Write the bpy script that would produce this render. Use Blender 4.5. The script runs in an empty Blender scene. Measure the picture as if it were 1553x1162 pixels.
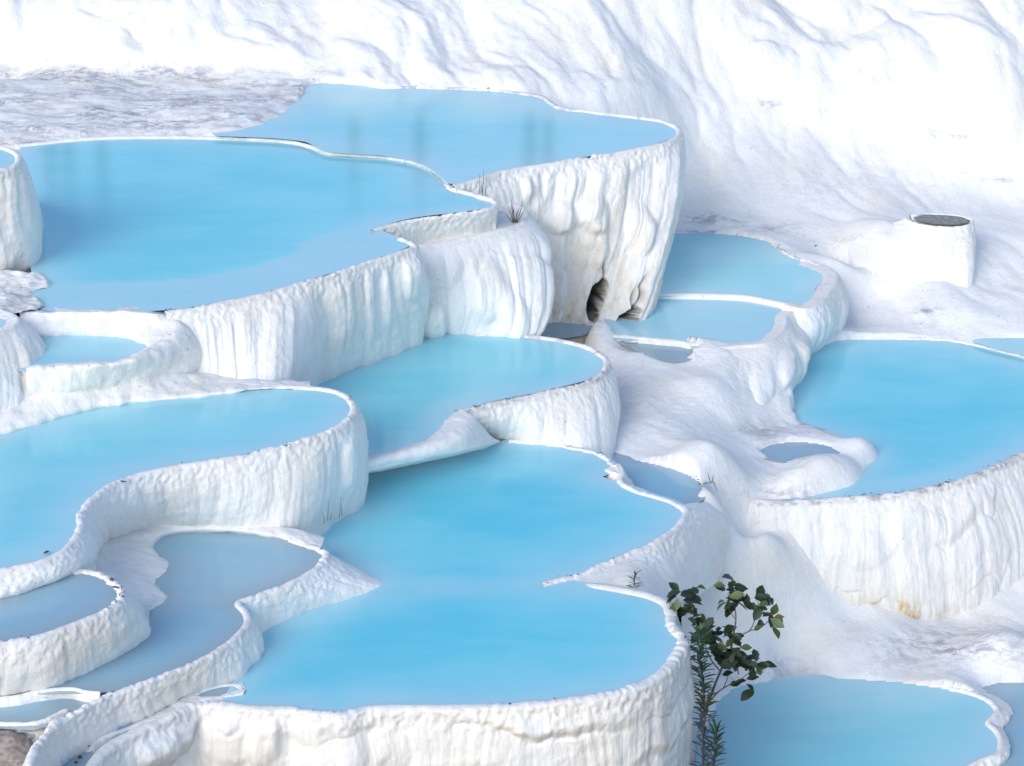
import bpy, math, random
import numpy as np
from mathutils import Vector
from mathutils.geometry import delaunay_2d_cdt

# ------------------------------------------------------------------ camera, sky, sun, exposure
scene = bpy.context.scene
F, PIT, CAMH = 3995.0, math.radians(23.0), 15.81      # focal length in photo pixels, pitch, height in metres
cam_d = bpy.data.cameras.new('camera'); cam = bpy.data.objects.new('camera', cam_d)
scene.collection.objects.link(cam); scene.camera = cam
cam.location = (0, 0, CAMH); cam.rotation_euler = (math.pi/2 - PIT, 0, 0)
cam_d.sensor_width = 36.0; cam_d.lens = 36.0*F/1553.0; cam_d.clip_end = 3000.0; cam_d.clip_start = 0.5
SUN_EL, SUN_AZ = math.radians(33), math.radians(-146)  # azimuth from +Y towards +X: behind the camera, to its left
world = bpy.data.worlds.new('World'); scene.world = world; world.use_nodes = True
wn = world.node_tree.nodes; wn.clear()
sky = wn.new('ShaderNodeTexSky'); sky.sky_type = 'NISHITA'; sky.sun_disc = False
sky.sun_elevation = SUN_EL; sky.sun_rotation = SUN_AZ
sky.air_density = 1.0; sky.dust_density = 1.4; sky.ozone_density = 1.5; sky.altitude = 300
bg = wn.new('ShaderNodeBackground'); bg.inputs['Strength'].default_value = 0.15
wo = wn.new('ShaderNodeOutputWorld')
world.node_tree.links.new(sky.outputs[0], bg.inputs[0]); world.node_tree.links.new(bg.outputs[0], wo.inputs[0])
sun_d = bpy.data.lights.new('sun', 'SUN'); sun = bpy.data.objects.new('sun', sun_d); scene.collection.objects.link(sun)
sun_d.energy = 1.05; sun_d.angle = math.radians(38); sun_d.color = (1.0, 0.955, 0.89)
sdir = Vector((math.sin(SUN_AZ)*math.cos(SUN_EL), math.cos(SUN_AZ)*math.cos(SUN_EL), math.sin(SUN_EL)))
sun.rotation_euler = sdir.to_track_quat('Z', 'Y').to_euler(); sun.location = (-30, -20, 40)
scene.view_settings.view_transform = 'Standard'; scene.view_settings.look = 'None'
scene.view_settings.exposure = 0.58; scene.view_settings.gamma = 1.0; scene.view_settings.use_curve_mapping = False
scene.cycles.use_denoising = True
scene.cycles.max_bounces = 8; scene.cycles.diffuse_bounces = 4; scene.cycles.transparent_max_bounces = 8

rng = np.random.default_rng(7); random.seed(7)
col = scene.collection

# ------------------------------------------------------------------ projection of photo measurements onto level planes
CP, SP = math.cos(PIT), math.sin(PIT)
def W(u, v, z):
    x, y = (u-776.5)/F, (581-v)/F
    ry, rz = CP + y*SP, -SP + y*CP
    t = (z-CAMH)/rz
    return np.array([x*t, ry*t, z])
def PX(p):
    x, y, z = p[..., 0], p[..., 1], p[..., 2]-CAMH
    dep = y*CP - z*SP
    return 776.5 + F*x/dep, 581 - F*(y*SP + z*CP)/dep
def DZ(v, d):                       # height of a point d metres away seen on photo row v
    y = (581-v)/F
    return CAMH + d*(-SP+y*CP)/(CP+y*SP)

# ------------------------------------------------------------------ noise
_perm = rng.permutation(512).astype(np.int64); _perm = np.concatenate([_perm]*3)
_gr = rng.normal(size=(512, 3)); _gr /= np.linalg.norm(_gr, axis=1)[:, None]
def perlin(x, y, z=0.0):
    x, y, z = np.broadcast_arrays(np.asarray(x, float), np.asarray(y, float), np.asarray(z, float))
    xi, yi, zi = np.floor(x).astype(np.int64), np.floor(y).astype(np.int64), np.floor(z).astype(np.int64)
    xf, yf, zf = x-xi, y-yi, z-zi
    fu, fv, fw = [t*t*t*(t*(t*6-15)+10) for t in (xf, yf, zf)]
    out = 0
    for dx in (0, 1):
        wx = fu if dx else 1-fu
        for dy in (0, 1):
            wy = fv if dy else 1-fv
            for dz in (0, 1):
                wz = fw if dz else 1-fw
                h = _perm[(_perm[(_perm[(xi+dx) & 511] + yi+dy) & 511] + zi+dz) & 511]
                g = _gr[h]
                out = out + wx*wy*wz*(g[..., 0]*(xf-dx) + g[..., 1]*(yf-dy) + g[..., 2]*(zf-dz))
    return out*1.5
def fbm(x, y, z=0.0, o=4):
    s, a = 0, 1.0
    for i in range(o):
        s = s + a*perlin(np.asarray(x)*2**i+i*17.3, np.asarray(y)*2**i+i*5.1, np.asarray(z)*2**i); a *= .5
    return s
def sst(a, b, x):
    t = np.clip((x-a)/(b-a), 0, 1); return t*t*(3-2*t)

# ------------------------------------------------------------------ materials
def nt(name):
    m = bpy.data.materials.new(name); m.use_nodes = True
    n = m.node_tree; n.nodes.clear(); return m, n
def node(n, kind, **kw):
    nd = n.nodes.new(kind)
    for k, v in kw.items():
        if k.startswith('_'): setattr(nd, k[1:], v)
        else: nd.inputs[k].default_value = v
    return nd
def attr(n, name):
    return node(n, 'ShaderNodeAttribute', _attribute_name=name).outputs['Fac']
def mixc(n, fac, a, b):
    m = n.nodes.new('ShaderNodeMix'); m.data_type = 'RGBA'
    for val, sock in ((fac, m.inputs[0]), (a, m.inputs[6]), (b, m.inputs[7])):
        if hasattr(val, 'links'): n.links.new(val, sock)
        else: sock.default_value = val if not isinstance(val, tuple) else (*val, 1.0)
    return m.outputs[2]
def ramp(n, val, a, b):
    r = n.nodes.new('ShaderNodeMapRange'); r.interpolation_type = 'SMOOTHSTEP'; n.links.new(val, r.inputs[0])
    r.inputs[1].default_value = a; r.inputs[2].default_value = b; return r.outputs[0]
def mul(n, a, b, op='MULTIPLY'):
    m = n.nodes.new('ShaderNodeMath'); m.operation = op
    for val, s in ((a, m.inputs[0]), (b, m.inputs[1])):
        if hasattr(val, 'links'): n.links.new(val, s)
        else: s.default_value = val
    return m.outputs[0]

def make_travertine():
    m, n = nt('travertine')
    tc = n.nodes.new('ShaderNodeTexCoord')
    def noise(scale, detail=6, rough=.6, sv=(1, 1, 1), dist=0):
        mp = node(n, 'ShaderNodeMapping'); mp.inputs['Scale'].default_value = sv
        n.links.new(tc.outputs['Object'], mp.inputs[0])
        t = node(n, 'ShaderNodeTexNoise', Scale=scale, Detail=detail, Roughness=rough, Distortion=dist)
        n.links.new(mp.outputs[0], t.inputs['Vector']); return t.outputs['Fac']
    white, warm, cream = (.88, .875, .86), (.855, .825, .77), (.72, .63, .49)
    c = mixc(n, ramp(n, noise(.9, 4), .42, .68), white, warm)
    c = mixc(n, mul(n, ramp(n, noise(5, 6, .65, (1, 1, .35)), .5, .72), .16), c, (.74, .72, .70))
    c = mixc(n, mul(n, ramp(n, noise(11, 5, .6, (1, 1, .08)), .50, .70), .34), c, (.74, .725, .69))
    c = mixc(n, mul(n, ramp(n, noise(24, 7, .7, (1, 1, .6)), .54, .74), .16), c, (.68, .665, .66))
    st = attr(n, 'stain'); cr = attr(n, 'crust'); dk = attr(n, 'dark')
    sn = noise(4.5, 7, .7, (1, 1, .5))
    c = mixc(n, mul(n, st, ramp(n, sn, .34, .66)), c, cream)
    c = mixc(n, mul(n, ramp(n, st, .55, 1.0), ramp(n, sn, .52, .7)), c, (.50, .33, .12))
    cn = noise(7.0, 8, .72, (.55, 1.0, 1.0), .6)
    c = mixc(n, mul(n, cr, ramp(n, cn, .43, .62)), c, (.40, .39, .43))
    c = mixc(n, mul(n, mul(n, cr, ramp(n, noise(19, 6, .7, (.6, 1, 1)), .56, .72)), .7), c, (.24, .21, .20))
    # scattered dark specks of dirt
    vo = node(n, 'ShaderNodeTexVoronoi', Scale=5.0); n.links.new(tc.outputs['Object'], vo.inputs['Vector'])
    spk = mul(n, mul(n, ramp(n, vo.outputs['Distance'], .10, .04), ramp(n, noise(1.7, 3), .52, .62)), .55)
    c = mixc(n, spk, c, (.16, .13, .12))
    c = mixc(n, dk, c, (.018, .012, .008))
    bs = node(n, 'ShaderNodeBsdfPrincipled', Roughness=.62)
    bs.inputs['Specular IOR Level'].default_value = .35
    n.links.new(c, bs.inputs['Base Color'])
    h = mul(n, mul(n, noise(13, 9, .66, (1, 1, .22)), .95), mul(n, noise(46, 6, .6, (1, 1, .5)), .25), 'ADD')
    h = mul(n, h, mul(n, mul(n, cr, 1.4), noise(11, 8, .75, (.5, 1, 1))), 'ADD')
    bp = node(n, 'ShaderNodeBump', Strength=.6, Distance=.035); n.links.new(h, bp.inputs['Height'])
    n.links.new(bp.outputs[0], bs.inputs['Normal'])
    o = n.nodes.new('ShaderNodeOutputMaterial'); n.links.new(bs.outputs[0], o.inputs[0])
    return m
TRAV = make_travertine()

def make_water(name, deep, k=2.6, pale=(.50, .77, .86), clear=.12, ripple=.0055):
    """turbid mineral water: the thinner the column, the more of the white bed shows through the blue milkiness"""
    m, n = nt(name)
    tc = n.nodes.new('ShaderNodeTexCoord')
    d = attr(n, 'depth')
    e = mul(n, 2.718, mul(n, d, -k), 'POWER')            # share of the bed still seen
    mp = node(n, 'ShaderNodeMapping'); mp.inputs['Scale'].default_value = (.5, 1.3, 1)
    n.links.new(tc.outputs['Object'], mp.inputs[0])
    nz = node(n, 'ShaderNodeTexNoise', Scale=1.1, Detail=4.0); n.links.new(mp.outputs[0], nz.inputs['Vector'])
    dc = mixc(n, ramp(n, nz.outputs['Fac'], .35, .68), deep, tuple(min(1, c*f) for c, f in zip(deep, (1.30, 1.08, 1.03))))
    e2 = mul(n, e, mul(n, mul(n, nz.outputs['Fac'], .5, 'SUBTRACT'), .35), 'ADD'); e2.node.use_clamp = True
    dc = mixc(n, e2, dc, pale)
    mp3 = node(n, 'ShaderNodeMapping'); mp3.inputs['Scale'].default_value = (.6, 2.4, 1)
    n.links.new(tc.outputs['Object'], mp3.inputs[0])
    fz = node(n, 'ShaderNodeTexNoise', Scale=7.0, Detail=7.0, Roughness=.7); n.links.new(mp3.outputs[0], fz.inputs['Vector'])
    dc = mixc(n, mul(n, ramp(n, fz.outputs['Fac'], .45, .75), .16), dc, tuple(min(1, c*1.15+.06) for c in deep))
    body = node(n, 'ShaderNodeBsdfDiffuse'); n.links.new(dc, body.inputs[0])
    tr = node(n, 'ShaderNodeBsdfTransparent'); tr.inputs[0].default_value = (.86, .95, 1, 1)
    mx = n.nodes.new('ShaderNodeMixShader'); n.links.new(mul(n, mul(n, e, e), clear), mx.inputs[0]); n.links.new(body.outputs[0], mx.inputs[1]); n.links.new(tr.outputs[0], mx.inputs[2])
    gl = node(n, 'ShaderNodeBsdfGlossy', Roughness=.02); gl.inputs[0].default_value = (1, 1, 1, 1)
    mp2 = node(n, 'ShaderNodeMapping'); mp2.inputs['Scale'].default_value = (.55, 1.6, 1)
    n.links.new(tc.outputs['Object'], mp2.inputs[0])
    rp = node(n, 'ShaderNodeTexNoise', Scale=9.0, Detail=5.0, Roughness=.6); n.links.new(mp2.outputs[0], rp.inputs['Vector'])
    bp = node(n, 'ShaderNodeBump', Strength=.6, Distance=ripple); n.links.new(rp.outputs['Fac'], bp.inputs['Height'])
    fr = node(n, 'ShaderNodeFresnel', IOR=1.48)
    n.links.new(bp.outputs[0], gl.inputs['Normal']); n.links.new(bp.outputs[0], fr.inputs['Normal'])
    top = n.nodes.new('ShaderNodeMixShader'); n.links.new(fr.outputs[0], top.inputs[0]); n.links.new(mx.outputs[0], top.inputs[1]); n.links.new(gl.outputs[0], top.inputs[2])
    o = n.nodes.new('ShaderNodeOutputMaterial'); n.links.new(top.outputs[0], o.inputs[0])
    return m
WAT = make_water('pool_water', (.11, .62, .73), k=2.1)
WAT_DEEP = make_water('deep_pool_water', (.065, .585, .74), k=2.4)
WAT_PALE = make_water('pale_pool_water', (.155, .62, .72), k=1.9)
WAT_GREY = make_water('shallow_grey_water', (.16, .48, .66), k=2.3, pale=(.44, .55, .61), clear=.3)
def plain(name, c, rough=.7, trans=0.0):
    m, n = nt(name)
    tc = n.nodes.new('ShaderNodeTexCoord')
    t = node(n, 'ShaderNodeTexNoise', Scale=14.0, Detail=5.0); n.links.new(tc.outputs['Object'], t.inputs['Vector'])
    cc = mixc(n, ramp(n, t.outputs['Fac'], .3, .7), tuple(x*.65 for x in c), tuple(min(1, x*1.35) for x in c))
    b = node(n, 'ShaderNodeBsdfPrincipled', Roughness=rough); n.links.new(cc, b.inputs['Base Color'])
    o = n.nodes.new('ShaderNodeOutputMaterial'); n.links.new(b.outputs[0], o.inputs[0]); return m

# ------------------------------------------------------------------ mesh helpers
def link(o, parent=None):
    col.objects.link(o)
    if parent is not None: o.parent = parent
    return o
def mesh_obj(name, verts, faces, mat, parent=None, attrs=None, smooth=True):
    me = bpy.data.meshes.new(name)
    v = np.asarray(verts, np.float32); f = np.asarray(faces, np.int32)
    me.vertices.add(len(v)); me.vertices.foreach_set('co', v.ravel())
    k = f.shape[1]
    me.loops.add(f.size); me.loops.foreach_set('vertex_index', f.ravel())
    me.polygons.add(len(f)); me.polygons.foreach_set('loop_start', np.arange(0, f.size, k, dtype=np.int32))
    me.update(calc_edges=True)
    if smooth: me.polygons.foreach_set('use_smooth', np.ones(len(f), bool))
    for an, av in (attrs or {}).items():
        at = me.attributes.new(an, 'FLOAT', 'POINT'); at.data.foreach_set('value', np.asarray(av, np.float32))
    me.materials.append(mat); me.validate()
    return link(bpy.data.objects.new(name, me), parent)
def thing(name, label, cat, loc=(0, 0, 0), group=None):
    o = bpy.data.objects.new(name, None); o.empty_display_size = .2
    o['label'] = label; o['category'] = cat
    if group: o['group'] = group
    o.location = loc
    return link(o)
def catmull(P, t):
    """P (n,k) control points, t in [0,n-1]"""
    P = np.asarray(P, float); n = len(P)
    i = np.clip(np.floor(t).astype(int), 0, n-2); f = (t-i)[:, None]
    p1, p2 = P[i], P[i+1]
    p0 = np.where((i > 0)[:, None], P[np.maximum(i-1, 0)], 2*p1-p2)
    p3 = np.where((i < n-2)[:, None], P[np.minimum(i+2, n-1)], 2*p2-p1)
    return p1 + .5*f*(p2-p0 + f*(2*p0-5*p1+4*p2-p3 + f*(3*(p1-p2)+p3-p0)))
def uniform_t(P, ds):
    t = np.linspace(0, len(P)-1, len(P)*40)
    q = catmull(P, t); L = np.concatenate([[0], np.cumsum(np.linalg.norm(np.diff(q[:, :2], axis=0), axis=1))])
    n = max(8, int(L[-1]/ds)); s = np.linspace(0, L[-1], n)
    return np.interp(s, L, t), s
def inside(poly, x, y):
    r = np.zeros(np.shape(x), bool); j = len(poly)-1
    for i in range(len(poly)):
        xi, yi, xj, yj = *poly[i][:2], *poly[j][:2]
        c = ((yi > y) != (yj > y)) & (x < (xj-xi)*(y-yi)/((yj-yi) or 1e-9)+xi)
        r ^= c; j = i
    return r
def segdist(poly, x, y, closed=True):
    """distance from points to a polyline (n,2)"""
    P = np.asarray(poly)[:, :2]; Q = np.roll(P, -1, 0)
    if not closed: P, Q = P[:-1], Q[:-1]
    best = np.full(np.shape(x), 1e9)
    for a, b in zip(P, Q):
        d = b-a; L = d@d + 1e-12
        t = np.clip(((x-a[0])*d[0]+(y-a[1])*d[1])/L, 0, 1)
        best = np.minimum(best, (x-a[0]-t*d[0])**2+(y-a[1]-t*d[1])**2)
    return np.sqrt(best)
def smooth1(a, w):
    w = max(1, int(w)); k = np.hanning(2*w+3)[1:-1]; k /= k.sum(); h = len(k)//2
    pad = np.concatenate([np.repeat(a[:1], h, 0), a, np.repeat(a[-1:], h, 0)])
    return np.stack([np.convolve(pad[:, i], k, 'valid') for i in range(a.shape[1])], 1)

POOLS = []          # (polygon, level) of every pool, in plan
def cdt(boundary, interior):
    vs = [Vector((float(p[0]), float(p[1]))) for p in boundary] + [Vector((float(p[0]), float(p[1]))) for p in interior]
    nb = len(boundary)
    r = delaunay_2d_cdt(vs, [(i, (i+1) % nb) for i in range(nb)], [], 1, 1e-4)
    return np.array([(v.x, v.y) for v in r[0]]), np.array(r[2])

def pool(label, px, z, mat=None, dmax=.55, L=.45, dmin=.03, shelf=(), group=None, grow=.10, floor_crust=0.0, cat='pool'):
    """water body + its bed. px: the water's edge in the photo, lying on the level z"""
    P = np.array([W(u, v, z) for u, v in px])
    root = thing('travertine_pool', label, cat, tuple(P.mean(0)-np.array([0, 0, .5])), group)
    bt = np.linspace(0, len(P), len(P)*5, endpoint=False)
    B = catmull(np.vstack([P, P[:1]]), bt)[:, :2]
    # grow the sheet slightly so that it runs under its banks and rims
    tg = np.roll(B, -1, 0)-np.roll(B, 1, 0); nn = np.stack([tg[:, 1], -tg[:, 0]], 1); nn /= np.linalg.norm(nn, axis=1)[:, None]+1e-9
    area = .5*np.sum(B[:, 0]*np.roll(B[:, 1], -1)-np.roll(B[:, 0], -1)*B[:, 1])
    if area < 0: nn = -nn
    G = B + nn*grow
    POOLS.append((B, z, root))
    lo, hi = B.min(0), B.max(0); st = max(.05, min(.11, (hi-lo).min()/14))
    gx, gy = np.meshgrid(np.arange(lo[0], hi[0], st), np.arange(lo[1], hi[1], st))
    gx = gx.ravel() + rng.uniform(-.2, .2, gx.size)*st; gy = gy.ravel() + rng.uniform(-.2, .2, gy.size)*st
    k = inside(B, gx, gy) & (segdist(B, gx, gy) > st*.6)
    v2, f = cdt(G, np.stack([gx[k], gy[k]], 1))
    ins = inside(B, v2[:, 0], v2[:, 1]); dist = np.where(ins, segdist(B, v2[:, 0], v2[:, 1]), 0)
    wob = 1+.25*fbm(v2[:, 0]*1.3, v2[:, 1]*1.3, z, 3)
    depth = dmin + dmax*(1-np.exp(-dist*wob/L))
    for sp, sd, soft in shelf:
        S = np.array([W(u, v, z) for u, v in sp])
        si = inside(S, v2[:, 0], v2[:, 1]); dd = segdist(S, v2[:, 0], v2[:, 1])*np.where(si, 1, -1)
        wgt = sst(-soft, soft, dd + .10*fbm(v2[:, 0]*2, v2[:, 1]*2, 3.3, 3))
        depth = depth*(1-wgt) + np.minimum(depth, sd*(1+.35*fbm(v2[:, 0]*2.2, v2[:, 1]*3, 1.1, 3)))*wgt
    depth = np.maximum(depth, .02)
    c = np.array(root.location)
    wv = np.column_stack([v2, np.full(len(v2), z)])-c
    mesh_obj('water', wv, f, mat or WAT, root, {'depth': depth})
    fz = z - depth - .015
    fv = np.column_stack([v2, fz])-c
    zz = np.zeros(len(v2))
    mesh_obj('bed', fv, f, TRAV, root, {'stain': zz, 'crust': zz+floor_crust, 'dark': zz})
    return root, B, z

def wall(pl, rim, base, zr=None, out=0.0, bulge=.06, A=1.0, Bl=.6, hl=.8, ds=.021, ext=.25, crest=.035, inner=None, lip=.05,
         name='wall', ease=1.0, stain=None, carve=None, lumps=(), seed=None, tooth=1.0, side=0, crustrim=.25):
    """a rim with its outer face: rim (u,v) on the pool's level; base entries (u,v,z) measured, or a bare z for a face dropped plumb"""
    root, B, zw = pl; zr = zw if zr is None else zr
    seed = (rng.uniform(0, 90) if seed is None else seed)
    R = np.array([W(p[0], p[1], (p[2] if len(p) > 2 else zr+crest)) for p in rim])
    t, s = uniform_t(R, ds)
    r = catmull(R, t); N = len(r)
    tg = np.gradient(r[:, :2], axis=0); tg = smooth1(tg, .16/ds); tg /= np.linalg.norm(tg, axis=1)[:, None]+1e-9
    n2 = np.stack([tg[:, 1], -tg[:, 0]], 1)
    ip = inside(B, r[:, 0]+n2[:, 0]*.15, r[:, 1]+n2[:, 1]*.15).mean()
    im = inside(B, r[:, 0]-n2[:, 0]*.15, r[:, 1]-n2[:, 1]*.15).mean()
    if (side and side < 0) or (not side and ip > im): n2 = -n2
    # base line
    bs = []
    if not hasattr(base, '__len__'): base = [base]*len(rim)
    idx = np.searchsorted(t, np.arange(len(R)));
    idx = np.clip(idx, 0, N-1)
    for i, b in enumerate(base):
        if hasattr(b, '__len__'): bs.append(W(*b))
        else: bs.append(np.array([*(R[i][:2] + n2[idx[i]]*out), b]))
    b3 = catmull(np.array(bs), t)
    # crenulated crest
    cren = .026*tooth*perlin(s*4, 1.7, seed) + .034*tooth*(np.abs(perlin(s*10, 4.2, seed))-.2) + .016*tooth*perlin(s*24, 3.2, seed)
    ch = .016*tooth*perlin(s*3.5, 9.1, seed) + .020*tooth*perlin(s*13, 2.2, seed) + .012*tooth*perlin(s*30, 6.6, seed)
    vary = np.clip(.55+1.5*perlin(s*.9, 5.5, seed), .15, 1.4); cren *= vary; ch *= vary
    rows, hs, kinds = [], [], []
    inn = inner or [(.30, -.45), (.12, -.16), (.07, -.035), (.045, .012), (.02, .03)]
    e2 = np.concatenate([n2, np.zeros((N, 1))], 1)
    for d, dz in inn:
        q = r - e2*d; q = q + e2*(cren*min(1, .12/max(d, .03)))[:, None]; q[:, 2] = r[:, 2]-crest+dz+(ch if dz > -.1 else 0); rows.append(q); hs.append(np.full(N, -1.0))
    q = r.copy(); q += e2*cren[:, None]; q[:, 2] += ch; rows.append(q); hs.append(np.zeros(N))
    q = r + e2*(lip*.75); q += e2*cren[:, None]; q[:, 2] += ch*.8 - .012; rows.append(q); hs.append(np.zeros(N))
    top = r + e2*lip; top[:, 2] -= .035
    hmax = max(.1, np.percentile(top[:, 2]-b3[:, 2], 90))
    M = max(6, int(np.percentile(np.linalg.norm(top-b3, axis=1), 90)*(1+ext)/ds))
    Sg = s[None, :]
    for j in range(M+1):
        qv = j/M*(1+ext)
        ez = qv if qv < 1 else qv
        q = top + (b3-top)*np.array([0, 0, 1.0])*ez
        e = qv**ease
        q[:, :2] = top[:, :2] + (b3-top)[:, :2]*min(e, 1.0 + (qv-1)*.2 if qv > 1 else e)
        h = top[:, 2]-q[:, 2]
        q = q + e2*(bulge*math.sin(math.pi*min(qv, 1.0))**.8)
        rows.append(q); hs.append(h)
    V = np.array(rows); Hh = np.array(hs); K = len(inn)+2
    face = np.zeros_like(Hh); face[K:] = 1
    env = sst(.0, .30, Hh)*face
    S2 = np.broadcast_to(Sg, Hh.shape)
    wp = S2 + .18*perlin(S2*.9, Hh*.8, seed+3)
    disp = .08*perlin(wp*.75, Hh*.35, seed+5)*A
    disp += (.085*np.abs(perlin(wp*1.5, Hh*.20, seed+7))**.85 - .02)*A
    disp += (.085*np.abs(perlin(wp*3.6, Hh*.26, seed+9))**.85 - .02)*A
    disp += .026*np.abs(perlin(wp*9, Hh*.32, seed+11))*A + .010*np.abs(perlin(wp*22, Hh*.6, seed+12))*A
    disp += .006*perlin(wp*34, Hh*2.2, seed+13)
    if Bl:
        for q, (hq, am) in enumerate(((hl, .075), (hl*.6, .012))):
            Lq = Hh/hq + 1.1*perlin(S2*.42, Hh*.3+q*7.7, seed+21) + .55*np.abs(perlin(S2*1.25, q*3.1, seed+23)) + .10*perlin(S2*5, 2.2, seed+24) + .35
            fl = np.floor(Lq); fr = Lq-fl
            ampv = np.clip(.35+1.6*perlin(S2*.6, fl*5.3+.5, seed+27), 0, 1.2)
            disp += am*Bl*ampv*(fr**.8*(1-sst(.62, 1.0, fr))*1.25 - .3)
    disp += .02*fbm(V[..., 0]*4, V[..., 1]*4, V[..., 2]*4, 3)*.6
    if lumps or carve or stain is not None:
        U, Vv = PX(V)
    for (lu, lv, ru, rv, am) in lumps:
        g = 1-((U-lu)/ru)**2-((Vv-lv)/rv)**2
        gg = np.clip(g + .35*perlin(U*.035, Vv*.035, lu*.1), 0, 1); disp += gg*gg*(3-2*gg)*am*1.15*sst(.05, .2, Hh)/np.maximum(env, .2)
    V[..., :2] += (disp*env)[..., None]*n2[None]
    V[..., 2] -= np.where(face > 0, .0, 0)
    # a knobbly skin right under the lip
    kn = .022*tooth*fbm(V[..., 0]*14, V[..., 1]*14, V[..., 2]*10, 2)*face*(1-sst(.06, .35, Hh)*.8)
    V[..., :2] += kn[..., None]*n2[None]
    frac = Hh/hmax
    stn = .26*sst(.30, 1.0, frac)*face*np.clip(.6+1.4*perlin(S2*.6, .3, seed+31), 0, 1)
    dark = np.zeros_like(Hh)
    crust = np.where(face > 0, crustrim*(1-sst(.0, .07, Hh)), crustrim)
    if stain is not None: stn = np.clip(stn + stain(U, Vv, frac, S2, Hh)*face, 0, 1)
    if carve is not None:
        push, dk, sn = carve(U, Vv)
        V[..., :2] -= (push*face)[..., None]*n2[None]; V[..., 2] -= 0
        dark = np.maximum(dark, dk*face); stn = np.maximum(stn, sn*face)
    rN, cN = V.shape[:2]
    ii = np.arange(rN*cN).reshape(rN, cN)
    f = np.stack([ii[:-1, :-1], ii[1:, :-1], ii[1:, 1:], ii[:-1, 1:]], -1).reshape(-1, 4)
    vv = V.reshape(-1, 3)-np.array(root.location)
    return mesh_obj(name, vv, f, TRAV, root, {'stain': stn.ravel(), 'crust': crust.ravel(), 'dark': dark.ravel()})

# thin-plate surface through measured points
class TPS:
    def __init__(s, pts, lam=1e-3, c=.12):
        s.e = c; p = np.asarray(pts, float); s.c = p[:, :2]; n = len(p)
        K = -np.sqrt(((s.c[:, None]-s.c[None])**2).sum(2)+c*c) - lam*np.eye(n)
        Q = np.column_stack([np.ones(n), s.c]); A = np.zeros((n+3, n+3)); A[:n, :n] = K; A[:n, n:] = Q; A[n:, :n] = Q.T
        s.w = np.linalg.solve(A, np.concatenate([p[:, 2], np.zeros(3)])); s.n = n
    def __call__(s, x, y):
        o = s.w[s.n] + s.w[s.n+1]*x + s.w[s.n+2]*y
        for i in range(s.n):
            r2 = (x-s.c[i, 0])**2+(y-s.c[i, 1])**2
            o = o - s.w[i]*np.sqrt(r2+s.e*s.e)
        return o
def patch(name, ctrl, outline, parent=None, res=.035, amp=.02, fq=3.0, crust=0.0, lam=2e-2, kind='structure', skirt=.25, stain=0.0, clampz=()):
    """a bank: a smooth surface through ctrl (u,v,z), cut to the plan of outline (u,v,z); its edge dives under what adjoins it"""
    P = np.array([W(*c) for c in ctrl]); O = np.array([W(*c) for c in outline])
    T = TPS(P, lam)
    t, _ = uniform_t(np.vstack([O, O[:1]]), res*1.5); Bd = catmull(np.vstack([O, O[:1]]), t)[:-1, :2]
    lo, hi = Bd.min(0), Bd.max(0)
    gx, gy = np.meshgrid(np.arange(lo[0], hi[0], res), np.arange(lo[1], hi[1], res)); gx, gy = gx.ravel(), gy.ravel()
    k = inside(Bd, gx, gy) & (segdist(Bd, gx, gy) > res*.7)
    v2, f = cdt(Bd, np.stack([gx[k], gy[k]], 1))
    x, y = v2.T
    z = np.clip(T(x, y), P[:, 2].min()-.05, P[:, 2].max()+.02); e = segdist(Bd, x, y)
    z = z + amp*fbm(x*fq, y*fq, 2.2, 5) + amp*.6*np.abs(perlin(x*fq*2.3, y*fq*2.3, 8.1))
    z = z - skirt*(1-sst(0, .18, e))
    cr = crust*np.clip(.6+1.2*fbm(x*1.1, y*1.1, 5.5, 3), 0, 1)
    V = np.column_stack([x, y, z]); c = np.array(parent.location) if parent else 0
    o = mesh_obj(name, V-c, f, TRAV, parent, {'stain': np.full(len(x), stain), 'crust': cr, 'dark': np.zeros(len(x))})
    if parent is None and kind: o['kind'] = kind
    return o

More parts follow.
